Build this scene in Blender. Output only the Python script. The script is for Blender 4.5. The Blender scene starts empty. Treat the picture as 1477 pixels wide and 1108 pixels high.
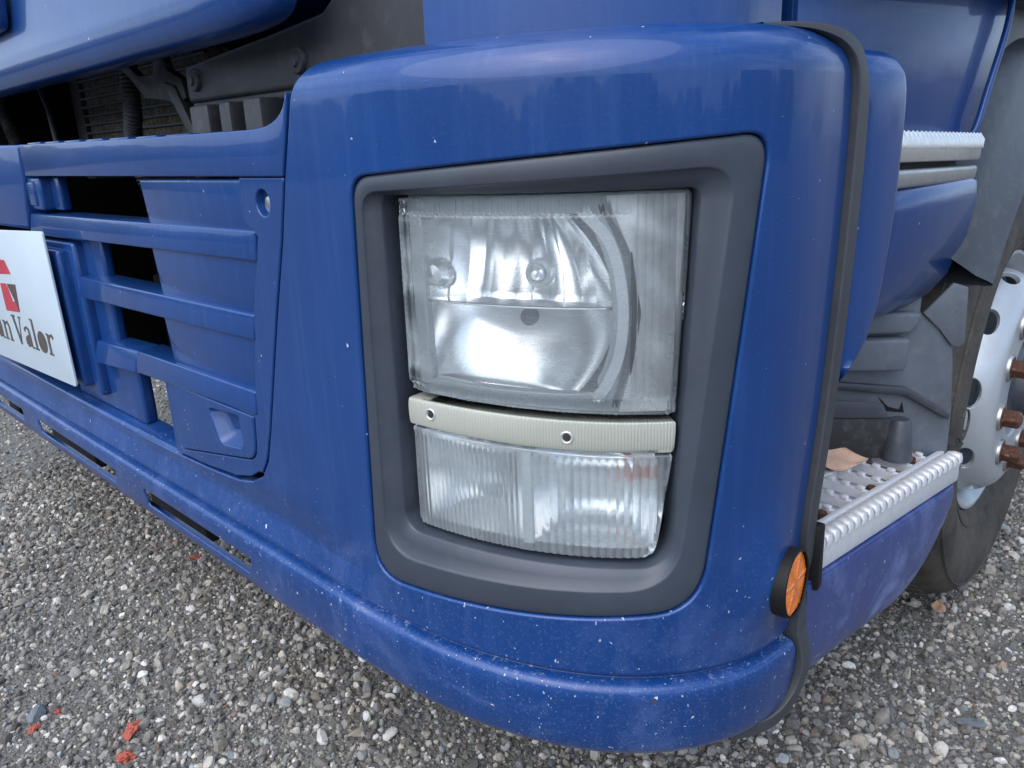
import bpy, bmesh, math, random
import numpy as np
from math import sin, cos, pi, radians, sqrt, atan2, hypot
from mathutils import Vector, Matrix
from mathutils.geometry import delaunay_2d_cdt

random.seed(7)
RNG = np.random.default_rng(11)
SC = bpy.context.scene
COL = SC.collection

# ------------------------------------------------------------------ camera
cam_d = bpy.data.cameras.new('camera')
cam_d.sensor_width = 36.0
cam_d.lens = 27.0
cam_d.clip_start = 0.02
cam_d.clip_end = 2000
cam = bpy.data.objects.new('camera', cam_d)
COL.objects.link(cam)
az, pt, rl = radians(46.0), radians(17.2), radians(2.3)
fh = Vector((-cos(az), sin(az), 0)); rr = Vector((fh.y, -fh.x, 0)); up = Vector((0, 0, 1))
fw = fh * cos(pt) - up * sin(pt); uu = up * cos(pt) + fh * sin(pt)
r2 = rr * cos(rl) - uu * sin(rl); u2 = uu * cos(rl) + rr * sin(rl)
M = Matrix(((r2.x, u2.x, -fw.x), (r2.y, u2.y, -fw.y), (r2.z, u2.z, -fw.z))).to_4x4()
M.translation = Vector((0.37, -0.58, 1.05))
cam.matrix_world = M
SC.camera = cam

# ------------------------------------------------------------------ sky, sun, exposure
SUN_EL, SUN_AZ = radians(52), radians(-84)      # azimuth measured from +X towards +Y
world = bpy.data.worlds.new('World'); SC.world = world; world.use_nodes = True
wn = world.node_tree; wn.nodes.clear()
sky = wn.nodes.new('ShaderNodeTexSky'); sky.sky_type = 'NISHITA'; sky.sun_disc = False
sky.sun_elevation = SUN_EL
sky.sun_rotation = pi / 2 - SUN_AZ
sky.air_density = 1.0; sky.dust_density = 3.0; sky.ozone_density = 1.2
bg = wn.nodes.new('ShaderNodeBackground'); bg.inputs[1].default_value = 0.135
wo = wn.nodes.new('ShaderNodeOutputWorld')
tc_ = wn.nodes.new('ShaderNodeTexCoord'); mp_ = wn.nodes.new('ShaderNodeMapping'); mp_.inputs['Scale'].default_value = (1, 1, 2.6)
cn_ = wn.nodes.new('ShaderNodeTexNoise'); cn_.inputs['Scale'].default_value = 2.1; cn_.inputs['Detail'].default_value = 9; cn_.inputs['Roughness'].default_value = .6; cn_.inputs['Distortion'].default_value = .5
cr_ = wn.nodes.new('ShaderNodeValToRGB'); cr_.color_ramp.elements[0].position = .40; cr_.color_ramp.elements[1].position = .66
cm_ = wn.nodes.new('ShaderNodeMix'); cm_.data_type = 'RGBA'; cm_.inputs[7].default_value = (5.0, 6.2, 8.0, 1)
wn.links.new(tc_.outputs['Generated'], mp_.inputs[0]); wn.links.new(mp_.outputs[0], cn_.inputs['Vector']); wn.links.new(cn_.outputs[0], cr_.inputs[0])
wn.links.new(cr_.outputs[0], cm_.inputs[0]); wn.links.new(sky.outputs[0], cm_.inputs[6])
wn.links.new(cm_.outputs[2], bg.inputs[0]); wn.links.new(bg.outputs[0], wo.inputs[0])
sun_d = bpy.data.lights.new('sun', 'SUN'); sun_d.energy = 1.3; sun_d.angle = radians(80); sun_d.color = (0.97, 0.98, 1.0)
sun = bpy.data.objects.new('sun', sun_d); COL.objects.link(sun)
sdir = Vector((cos(SUN_EL) * cos(SUN_AZ), cos(SUN_EL) * sin(SUN_AZ), sin(SUN_EL)))
sun.rotation_euler = sdir.to_track_quat('Z', 'Y').to_euler()
sun.location = sdir * 20
vs_ = SC.view_settings
vs_.view_transform = 'Standard'; vs_.look = 'None'; vs_.gamma = 1.0; vs_.use_curve_mapping = False
vs_.exposure = 0.84
SC.render.engine = 'CYCLES'
SC.cycles.use_denoising = True
SC.cycles.max_bounces = 10; SC.cycles.transmission_bounces = 8; SC.cycles.transparent_max_bounces = 12; SC.cycles.glossy_bounces = 6
SC.cycles.sample_clamp_indirect = 6.0

# ------------------------------------------------------------------ material helpers
class MT:
    def __init__(s, name):
        s.m = bpy.data.materials.new(name); s.m.use_nodes = True
        s.nt = s.m.node_tree; s.nt.nodes.clear()
        s.out = s.nt.nodes.new('ShaderNodeOutputMaterial')
    def n(s, t, ins=None, **props):
        nd = s.nt.nodes.new('ShaderNode' + t)
        for k, v in props.items(): setattr(nd, k, v)
        for k, v in (ins or {}).items():
            so = nd.inputs[k]
            if isinstance(v, bpy.types.NodeSocket): s.nt.links.new(v, so)
            elif isinstance(v, bpy.types.Node): s.nt.links.new(v.outputs[0], so)
            else: so.default_value = v
        return nd
    def co(s):
        return s.n('NewGeometry').outputs['Position'] if not hasattr(s, '_t') else s._t
    def obj(s):
        return s.n('TexCoord').outputs['Object']
    def noise(s, scale, detail=4, rough=.55, vec=None, dist=0):
        return s.n('TexNoise', {'Vector': vec or s.obj(), 'Scale': scale, 'Detail': detail, 'Roughness': rough, 'Distortion': dist})
    def ramp(s, fac, a, b, ca=(0, 0, 0, 1), cb=(1, 1, 1, 1)):
        r = s.n('ValToRGB', {'Fac': fac}); e = r.color_ramp.elements
        e[0].position = a; e[1].position = b; e[0].color = ca; e[1].color = cb
        return r
    def mix(s, fac, a, b, mode='MIX'):
        nd = s.n('Mix', data_type='RGBA', blend_type=mode)
        for k, v in ((0, fac), (6, a), (7, b)):
            so = nd.inputs[k]
            if isinstance(v, bpy.types.Node): s.nt.links.new(v.outputs[0] if v.type != 'MIX' else v.outputs[2], so)
            elif isinstance(v, bpy.types.NodeSocket): s.nt.links.new(v, so)
            else: so.default_value = v if k == 0 or len(v) == 4 else (*v, 1)
        return nd.outputs[2]
    def math(s, op, a, b=0.0, c=None):
        d = {0: a, 1: b}
        if c is not None: d[2] = c
        return s.n('Math', d, operation=op).outputs[0]
    def mapping(s, scale, vec=None):
        return s.n('Mapping', {'Vector': vec or s.obj(), 'Scale': scale}).outputs[0]
    def bump(s, h, strength=.3, dist=.002):
        return s.n('Bump', {'Height': h, 'Strength': strength, 'Distance': dist}).outputs[0]
    def bsdf(s, **k):
        names = {'color': 'Base Color', 'rough': 'Roughness', 'metal': 'Metallic', 'coat': 'Coat Weight', 'coatr': 'Coat Roughness',
                 'spec': 'Specular IOR Level', 'normal': 'Normal', 'trans': 'Transmission Weight', 'ior': 'IOR', 'cnormal': 'Coat Normal', 'sub': 'Subsurface Weight'}
        ins = {}
        for a, v in k.items():
            if a == 'color' and isinstance(v, tuple) and len(v) == 3: v = (*v, 1)
            ins[names[a]] = v
        return s.n('BsdfPrincipled', ins)
    def done(s, sh):
        s.nt.links.new(sh.outputs[0], s.out.inputs[0]); return s.m

def rgb(*c): return (*c, 1)

def paint_mat(name, base=(.0065, .046, .190), chips=1.0, chalk=.0, haze=.0):
    t = MT(name); P = t.obj()
    sep = t.n('SeparateXYZ', {0: P})
    n1 = t.noise(3.5, 5); n2 = t.noise(1.0, 6, vec=t.mapping((60, 60, 3.0)))
    c = t.mix(t.ramp(n1, .35, .7), rgb(*[x * .9 for x in base]), rgb(*[min(1, x * 1.12) for x in base]))
    # pale vertical wash streaks and fine dust
    c = t.mix(t.math('MULTIPLY', t.ramp(n2, .50, .8), .13), c, rgb(.08, .17, .40))
    low = t.n('MapRange', {'Value': sep.outputs[2], 'From Min': .62, 'From Max': .28, 'To Min': 0.0, 'To Max': 1.0}).outputs[0]
    dn = t.noise(260, 2, .6)
    dust = t.math('MULTIPLY', t.ramp(dn, .56, .72), t.math('MULTIPLY_ADD', low, .20, .03))
    c = t.mix(dust, c, rgb(.30, .34, .42))
    # chalky faded patches low down
    if chalk > 0:
        cn = t.noise(7, 8, .72, dist=.6)
        cf = t.math('MULTIPLY', t.ramp(cn, .50, .78), t.math('MULTIPLY', low, chalk))
        c = t.mix(cf, c, rgb(.20, .27, .55))
    # fine wiping scratches
    sx = t.noise(1.0, 3, .6, vec=t.n('Mapping', {'Vector': P, 'Rotation': (.3, .5, .2), 'Scale': (40, 40, 900)}).outputs[0])
    c = t.mix(t.math('MULTIPLY', t.ramp(sx, .66, .74), .16), c, rgb(.22, .30, .48))
    # stone chips
    def chip(scale, thr, keep, seed):
        mp = t.n('Mapping', {'Vector': P, 'Location': (seed, seed * 2, seed * 3), 'Scale': (1, 1, .75)}).outputs[0]
        wob = t.n('Mix', {0: .012, 4: mp, 5: t.noise(90, 2).outputs['Color']}, data_type='VECTOR').outputs[1]
        v = t.n('TexVoronoi', {'Vector': wob, 'Scale': scale}, feature='F1')
        cr = t.n('SeparateColor', {0: v.outputs['Color']})
        size = t.math('MULTIPLY', t.math('MULTIPLY_ADD', t.math('POWER', cr.outputs[1], 2.5), .85, .15), thr * 1.35)
        inside = t.math('LESS_THAN', v.outputs['Distance'], size)
        cl = t.ramp(t.noise(9 + seed, 3, .6), .40, .68)
        kp = t.math('GREATER_THAN', cr.outputs[0], t.math('SUBTRACT', 1 - keep * .022, t.math('MULTIPLY', t.math('MULTIPLY', low, cl), keep * 1.15)))
        return t.math('MULTIPLY', inside, kp), cr.outputs[2]
    f1, h1 = chip(105, .12, .6 * chips, 1.3)
    f2, h2 = chip(190, .21, .75 * chips, 4.1)
    f3, h3 = chip(50, .10, .6 * chips, 7.7)
    cc = t.mix(t.math('GREATER_THAN', h1, .78), rgb(.62, .65, .68), rgb(.05, .035, .03))
    c = t.mix(t.math('MULTIPLY', f1, .9), c, cc)
    c = t.mix(t.math('MULTIPLY', f2, .7), c, rgb(.5, .56, .66))
    c = t.mix(t.math('MULTIPLY', f3, .9), c, t.mix(t.math('GREATER_THAN', h3, .6), rgb(.6, .62, .62), rgb(.10, .045, .03)))
    # scuff along the crease of the lower lip
    g = t.n('MapRange', {'Value': t.math('ABSOLUTE', t.math('SUBTRACT', sep.outputs[2], .386)), 'From Min': .0075, 'From Max': .0, 'To Min': 0, 'To Max': 1}).outputs[0]
    sn = t.noise(95, 5, .7)
    sc = t.math('MULTIPLY', t.math('MULTIPLY', g, t.ramp(sn, .58, .66)), .6 * chips)
    c = t.mix(sc, c, rgb(.42, .47, .56))
    rough = t.math('ADD', t.math('MULTIPLY_ADD', n1.outputs[0], .12, .26 + haze), t.math('MULTIPLY', dust, .5))
    cr_ = t.math('ADD', t.math('MULTIPLY_ADD', n2.outputs[0], .06, .02 + haze), t.math('MULTIPLY', low, .12))
    op = t.n('TexNoise', {'Vector': P, 'Scale': 900, 'Detail': 1})
    b = t.bump(op, .03, .001)
    wv = t.bump(t.noise(14, 2), .06, .004)
    return t.done(t.bsdf(color=c, rough=rough, metal=.10, spec=.25, coat=.5, coatr=cr_, normal=b, cnormal=wv))

def plastic(name, col, rough=.45, var=.25, bumps=.15, scale=300, dust=.12, spec=.5):
    t = MT(name)
    n = t.noise(6, 6, .65); f = t.noise(scale, 3)
    c = t.mix(t.ramp(n, .3, .75), rgb(*[x * (1 - var) for x in col]), rgb(*[x * (1 + var) for x in col]))
    d = t.noise(38, 8, .75)
    c = t.mix(t.math('MULTIPLY', t.ramp(d, .5, .75), dust), c, rgb(.24, .235, .22))
    r = t.math('MULTIPLY_ADD', n.outputs[0], .2, rough - .1)
    return t.done(t.bsdf(color=c, rough=r, normal=t.bump(f, bumps, .0006), spec=spec))

def metal_mat(name, col, rough=.35, metal=1.0, dirt=.25, scale=40, dirtcol=(.2, .19, .17)):
    t = MT(name)
    n = t.noise(scale, 8, .7); f = t.noise(5, 5)
    c = t.mix(t.math('MULTIPLY', t.ramp(n, .45, .75), dirt), rgb(*col), rgb(*dirtcol))
    r = t.math('MULTIPLY_ADD', n.outputs[0], .3, rough - .15)
    return t.done(t.bsdf(color=c, rough=r, metal=t.math('MULTIPLY_ADD', t.ramp(n, .45, .75), -.5 * dirt, metal), normal=t.bump(t.noise(220, 3), .12, .0006)))

MAT = {}
MAT['paint'] = paint_mat('blue_paint', chips=1.0, chalk=.4)
MAT['paint_clean'] = paint_mat('blue_paint_upper', chips=.35, chalk=0)
MAT['paint_skirt'] = paint_mat('blue_paint_faded', base=(.030, .055, .20), chips=.7, chalk=1.3, haze=.08)
MAT['bezel'] = plastic('bezel_plastic', (.040, .050, .070), .40, .15, .14, 260, .05)
MAT['trim'] = plastic('trim_rubber', (.042, .047, .057), .5, .2, .2, 200, .06)
MAT['grey'] = plastic('grey_plastic', (.10, .115, .14), .48, .3, .15, 160, .3)
MAT['fender'] = plastic('fender_plastic', (.046, .053, .068), .42, .25, .12, 180, .22)
MAT['shaded_grey'] = plastic('shaded_grey_plastic', (.026, .028, .034), .5, .25, .15, 160, .15)  # darker copy of the grey plastic, with the bay's shade in its colour
MAT['bay'] = plastic('bay_plastic', (.022, .022, .024), .55, .25, .2, 200, .3)
MAT['black'] = plastic('black_plastic', (.006, .006, .0065), .6, .2, .1, 200, .012, .3)
MAT['alu'] = metal_mat('cast_aluminium', (.70, .71, .73), .52, .40, .30, 45)
MAT['polish'] = metal_mat('polished_aluminium', (.78, .76, .74), .30, .95, .2, 60)
MAT['rim'] = metal_mat('silver_wheel', (.50, .535, .57), .40, .45, .35, 14, (.30, .29, .27))
MAT['steel'] = metal_mat('bare_steel', (.5, .5, .5), .4, .9, .5, 30)
MAT['chrome'] = metal_mat('chrome_reflector', (.95, .955, .96), .22, .97, .03, 8)
MAT['dull'] = metal_mat('dull_silver', (.62, .65, .66), .45, .6, .2, 20)

def rust_mat():
    t = MT('rusty_steel'); n = t.noise(180, 8, .7); m = t.noise(60, 6)
    c = t.mix(t.ramp(n, .35, .7), rgb(.035, .014, .010), rgb(.15, .055, .028))
    c = t.mix(t.math('MULTIPLY', t.ramp(m, .6, .72), .5), c, rgb(.45, .38, .34))
    return t.done(t.bsdf(color=c, rough=.8, normal=t.bump(n, .6, .002)))
MAT['rust'] = rust_mat()

def tyre_mat():
    t = MT('tyre_rubber'); n = t.noise(12, 8, .7); m = t.noise(90, 4)
    c = t.mix(t.ramp(n, .35, .7), rgb(.026, .025, .024), rgb(.095, .080, .064))
    c = t.mix(t.math('MULTIPLY', t.ramp(m, .55, .75), .4), c, rgb(.15, .13, .11))
    return t.done(t.bsdf(color=c, rough=.72, normal=t.bump(m, .25, .002)))
MAT['tyre'] = tyre_mat()

def lens_mat(name, ior=1.12, haze=.12, tint=(.92, .96, .97), hazecol=(.62, .68, .70), rough=.03):  # haze colour holds lens milkiness and some reflected sky
    t = MT(name)
    hz = t.noise(9, 8, .7); fine = t.noise(420, 2)
    rf = t.n('BsdfRefraction', {'Color': rgb(*tint), 'Roughness': rough, 'IOR': ior})
    gl = t.n('BsdfGlossy', {'Color': rgb(1, 1, 1), 'Roughness': .06})
    df = t.n('BsdfDiffuse', {'Color': rgb(*hazecol)})
    tr = t.n('BsdfTranslucent', {'Color': rgb(*hazecol)})
    hzs = t.n('MixShader', {0: .45, 1: df, 2: tr})
    f = t.n('Fresnel', {'IOR': 1.45})
    s1 = t.n('MixShader', {0: t.math('MULTIPLY', t.ramp(hz, .3, .8, rgb(.5, .5, .5)), haze * 1.5), 1: rf, 2: hzs})
    s2 = t.n('MixShader', {0: f, 1: s1, 2: gl})
    return t.done(s2)
MAT['lens'] = lens_mat('headlight_lens', 1.35, .22, hazecol=(.72, .80, .86))
def clear_mat():
    t = MT('clear_lens'); hz = t.noise(9, 8, .7); sc = t.noise(1.0, 6, .7, vec=t.mapping((25, 25, 500)))
    tr = t.n('BsdfTransparent', {'Color': rgb(.93, .96, .97)}); gl = t.n('BsdfGlossy', {'Color': rgb(1, 1, 1), 'Roughness': .05})
    hs = t.n('MixShader', {0: .5, 1: t.n('BsdfDiffuse', {'Color': rgb(.76, .85, .92)}), 2: t.n('BsdfTranslucent', {'Color': rgb(.76, .85, .92)})})  # milky ageing haze, tinted blue to carry sky reflection too
    f = t.math('ADD', t.math('MULTIPLY', t.ramp(hz, .3, .8, rgb(.5, .5, .5)), .40), t.math('MULTIPLY', t.ramp(sc, .55, .75), .12))
    s1 = t.n('MixShader', {0: f, 1: tr, 2: hs})
    return t.done(t.n('MixShader', {0: t.n('Fresnel', {'IOR': 1.5}), 1: s1, 2: gl}))
MAT['lens_clear'] = clear_mat()
MAT['lens_fluted'] = lens_mat('fluted_lens', 1.35, .38, rough=.07, hazecol=(.72, .80, .85))

def strip_mat():
    t = MT('marker_lens'); n = t.noise(5, 4)
    w = t.n('TexWave', {'Vector': t.n('TexCoord').outputs['UV'], 'Scale': 1.0, 'Distortion': 0}, bands_direction='X')
    c = t.mix(t.ramp(n, .3, .7), rgb(.345, .36, .315), rgb(.44, .455, .40))
    c = t.mix(t.math('MULTIPLY', w.outputs[1], .22), c, rgb(.24, .26, .22))
    return t.done(t.bsdf(color=c, rough=.25, coat=.5, normal=t.bump(w.outputs[1], .5, .0008), sub=.0))
MAT['strip'] = strip_mat()

def simple(name, col, rough=.5, metal=0, coat=0, **k):
    t = MT(name); n = t.noise(30, 5)
    c = t.mix(t.ramp(n, .3, .7), rgb(*[x * .88 for x in col]), rgb(*[min(1, x * 1.08) for x in col]))
    return t.done(t.bsdf(color=c, rough=rough, metal=metal, coat=coat, **k))
MAT['sign'] = plastic('sign_white', (.50, .60, .68), .4, .03, .02, 200, .03)
MAT['sign_edge'] = simple('sign_edge', (.66, .62, .5), .5)
MAT['ink'] = simple('ink_dark', (.075, .062, .055), .5)
MAT['red'] = simple('ink_red', (.42, .035, .055), .5)
MAT['brown'] = simple('ink_brown', (.085, .05, .045), .5)
MAT['orange'] = simple('orange_reflector', (.86, .20, .012), .22, coat=.8)
MAT['plate'] = metal_mat('lamp_backing', (.42, .45, .46), .4, .5, .2, 30)
MAT['amber'] = simple('amber_bulb', (.75, .16, .04), .3)
MAT['peach'] = metal_mat('peach_reflector', (.88, .84, .81), .30, .45, .65, 9, (.22, .22, .23))  # bright base carries the sky reflection; noise adds the darker mottled tones
MAT['leaf'] = None

def cond_mat():
    t = MT('condenser_fins'); P = t.obj()
    v = t.n('TexNoise', {'Vector': t.mapping((220, 30, 60), P), 'Scale': 1.0, 'Detail': 3})
    c = t.mix(t.ramp(v, .4, .7), rgb(.05, .043, .034), rgb(.36, .30, .22))
    return t.done(t.bsdf(color=c, rough=.7, normal=t.bump(v, .8, .004)))
MAT['fins'] = cond_mat()

# ------------------------------------------------------------------ geometry helpers
def link(o, parent=None):
    COL.objects.link(o)
    if parent: o.parent = parent
    return o

def mk(name, verts, faces, mat, parent=None, smooth=35, normals=None):
    me = bpy.data.meshes.new(name)
    me.from_pydata([tuple(v) for v in verts], [], [tuple(f) for f in faces])
    me.update()
    if mat: me.materials.append(MAT[mat] if isinstance(mat, str) else mat)
    if smooth:
        me.polygons.foreach_set('use_smooth', [True] * len(me.polygons))
        if normals is not None: me.normals_split_custom_set_from_vertices([tuple(n) for n in normals])
        elif smooth < 180: me.set_sharp_from_angle(angle=radians(smooth))
    o = bpy.data.objects.new(name, me)
    return link(o, parent)

def from_bm(name, bm, mat, parent=None, smooth=35):
    bmesh.ops.recalc_face_normals(bm, faces=bm.faces)
    me = bpy.data.meshes.new(name); bm.to_mesh(me); bm.free()
    if mat: me.materials.append(MAT[mat] if isinstance(mat, str) else mat)
    if smooth:
        me.polygons.foreach_set('use_smooth', [True] * len(me.polygons)); me.set_sharp_from_angle(angle=radians(smooth))
    o = bpy.data.objects.new(name, me)
    return link(o, parent)

def empty(name, loc=(0, 0, 0), parent=None):
    o = bpy.data.objects.new(name, None); o.location = loc; o.empty_display_size = .1
    return link(o, parent)

def tag(o, label, cat=None, group=None, kind=None):
    o['label'] = label
    if cat: o['category'] = cat
    if group: o['group'] = group
    if kind: o['kind'] = kind
    return o

def bevel_all(bm, r, seg=2, ang=30):
    es = [e for e in bm.edges if len(e.link_faces) == 2 and e.calc_face_angle(0) > radians(ang)]
    if r > 0 and es:
        bmesh.ops.bevel(bm, geom=es, offset=r, segments=seg, profile=.5, affect='EDGES', clamp_overlap=True)

def hexa(name, c8, mat, parent, r=.004, seg=2):
    """box from 8 corners: bottom 4 (ccw) then top 4"""
    bm = bmesh.new(); v = [bm.verts.new(p) for p in c8]
    for f in ((3, 2, 1, 0), (4, 5, 6, 7), (0, 1, 5, 4), (1, 2, 6, 5), (2, 3, 7, 6), (3, 0, 4, 7)): bm.faces.new([v[i] for i in f])
    bmesh.ops.recalc_face_normals(bm, faces=bm.faces)
    bevel_all(bm, r, seg)
    return from_bm(name, bm, mat, parent)

def box(name, x0, x1, y0, y1, z0, z1, mat, parent, r=.004, seg=2):
    return hexa(name, [(x0, y0, z0), (x1, y0, z0), (x1, y1, z0), (x0, y1, z0), (x0, y0, z1), (x1, y0, z1), (x1, y1, z1), (x0, y1, z1)], mat, parent, r, seg)

def prism(name, poly, f, depth, mat, parent, r=.003, seg=2, smooth=35):
    """poly 2D; f(u,v,w)->xyz, extruded from w=0 to w=depth"""
    bm = bmesh.new()
    a = [bm.verts.new(f(u, v, 0)) for u, v in poly]; b = [bm.verts.new(f(u, v, depth)) for u, v in poly]
    bm.faces.new(a); bm.faces.new(b[::-1]); n = len(poly)
    for i in range(n): bm.faces.new((a[i], b[i], b[(i + 1) % n], a[(i + 1) % n]))
    bmesh.ops.recalc_face_normals(bm, faces=bm.faces)
    bevel_all(bm, r, seg)
    return from_bm(name, bm, mat, parent, smooth)

def lathe(name, prof, org, axis, mat, parent, seg=48, smooth=35, close=False, a0=0, a1=2 * pi):
    """prof: list of (r, h) ; axis unit vector"""
    ax = Vector(axis).normalized(); t = Vector((0, 0, 1)) if abs(ax.z) < .9 else Vector((1, 0, 0))
    e1 = ax.cross(t).normalized(); e2 = ax.cross(e1); org = Vector(org)
    full = abs(a1 - a0 - 2 * pi) < 1e-6; ns = seg if full else seg + 1
    vs = []
    for k in range(ns):
        a = a0 + (a1 - a0) * k / seg
        for r, h in prof: vs.append(org + ax * h + (e1 * cos(a) + e2 * sin(a)) * r)
    m = len(prof); fs = []
    for k in range(seg):
        k2 = (k + 1) % ns
        for i in range(m - 1): fs.append((k * m + i, k * m + i + 1, k2 * m + i + 1, k2 * m + i))
        if close: fs.append((k * m + m - 1, k * m, k2 * m, k2 * m + m - 1))
    bm = bmesh.new()
    bv = [bm.verts.new(v) for v in vs]
    for f in fs:
        try: bm.faces.new([bv[i] for i in f])
        except ValueError: pass
    bmesh.ops.remove_doubles(bm, verts=bm.verts, dist=1e-6)
    return from_bm(name, bm, mat, parent, smooth)

def catmull(P, n=8, closed=False):
    P = [np.array(p, float) for p in P]; out = []; m = len(P)
    rng = range(m) if closed else range(m - 1)
    for i in rng:
        if closed: p0, p1, p2, p3 = P[i - 1], P[i], P[(i + 1) % m], P[(i + 2) % m]
        else: p0, p1, p2, p3 = P[max(i - 1, 0)], P[i], P[i + 1], P[min(i + 2, m - 1)]
        for k in range(n):
            t = k / n
            out.append(.5 * (2 * p1 + (p2 - p0) * t + (2 * p0 - 5 * p1 + 4 * p2 - p3) * t * t + (3 * p1 - p0 - 3 * p2 + p3) * t ** 3))
    if not closed: out.append(P[-1])
    return out

def tube(name, path, rad, mat, parent, seg=10, smooth=50, caps=True):
    path = [Vector(p) for p in path]; n = len(path); vs = []; fs = []
    t0 = (path[1] - path[0]).normalized(); u = t0.orthogonal().normalized()
    for i, p in enumerate(path):
        t = (path[min(i + 1, n - 1)] - path[max(i - 1, 0)]).normalized()
        u = (u - t * u.dot(t)).normalized(); w = t.cross(u); r = rad[i] if hasattr(rad, '__len__') else rad
        for k in range(seg): a = 2 * pi * k / seg; vs.append(p + (u * cos(a) + w * sin(a)) * r)
    for i in range(n - 1):
        for k in range(seg): fs.append((i * seg + k, i * seg + (k + 1) % seg, (i + 1) * seg + (k + 1) % seg, (i + 1) * seg + k))
    if caps: fs += [tuple(range(seg))[::-1], tuple(range((n - 1) * seg, n * seg))]
    return mk(name, vs, fs, mat, parent, smooth)

def rounded(corners, seg=8):
    """corners: list of (u,v,radius) in order -> dense polygon with arcs, equal count per corner"""
    n = len(corners); out = []
    for i in range(n):
        p0 = np.array(corners[i - 1][:2]); p = np.array(corners[i][:2]); p1 = np.array(corners[(i + 1) % n][:2]); r = corners[i][2]
        d0 = p0 - p; d1 = p1 - p; l0, l1 = np.linalg.norm(d0), np.linalg.norm(d1); d0 = d0 / l0; d1 = d1 / l1
        a = math.acos(max(-1, min(1, float(d0 @ d1)))); tl = min(r / math.tan(a / 2), l0 * .49, l1 * .49)
        A = p + d0 * tl; B = p + d1 * tl
        for k in range(seg + 1):
            t = k / seg
            out.append(tuple((1 - t) ** 2 * A * 1 + 2 * t * (1 - t) * p + t * t * B))
    return out

def resample(poly, step):
    out = []; n = len(poly)
    for i in range(n):
        a = np.array(poly[i]); b = np.array(poly[(i + 1) % n]); L = np.linalg.norm(b - a)
        if L < 1e-7: continue
        m = max(1, int(math.ceil(L / step)))
        for k in range(m): out.append(tuple(a + (b - a) * k / m))
    return out

def area(poly):
    return .5 * sum(poly[i][0] * poly[(i + 1) % len(poly)][1] - poly[(i + 1) % len(poly)][0] * poly[i][1] for i in range(len(poly)))

def offset(poly, d):
    """move polygon to its left side by d (inward for ccw)"""
    P = np.array(poly); T0 = P - np.roll(P, 1, 0); T1 = np.roll(P, -1, 0) - P
    T0 /= np.linalg.norm(T0, axis=1)[:, None] + 1e-12; T1 /= np.linalg.norm(T1, axis=1)[:, None] + 1e-12
    N0 = np.c_[-T0[:, 1], T0[:, 0]]; N1 = np.c_[-T1[:, 1], T1[:, 0]]
    B = N0 + N1; B /= np.linalg.norm(B, axis=1)[:, None] + 1e-12
    k = 1 / np.maximum(.5, (B * N0).sum(1))
    return P + B * (d * k)[:, None]

def inside(poly, pts):
    P = np.array(poly); x, y = pts[:, 0], pts[:, 1]; res = np.zeros(len(pts), bool); n = len(P)
    for i in range(n):
        x0, y0 = P[i]; x1, y1 = P[(i + 1) % n]
        c = ((y0 > y) != (y1 > y))
        if c.any():
            xi = (x1 - x0) * (y - y0) / (y1 - y0 + 1e-18) + x0
            res ^= c & (x < xi)
    return res

def near(poly, pts, d):
    P = np.array(poly); res = np.zeros(len(pts), bool)
    for i in range(0, len(P), 200):
        D = np.hypot(pts[:, None, 0] - P[None, i:i + 200, 0], pts[:, None, 1] - P[None, i:i + 200, 1]).min(1)
        res |= D < d
    return res

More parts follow.
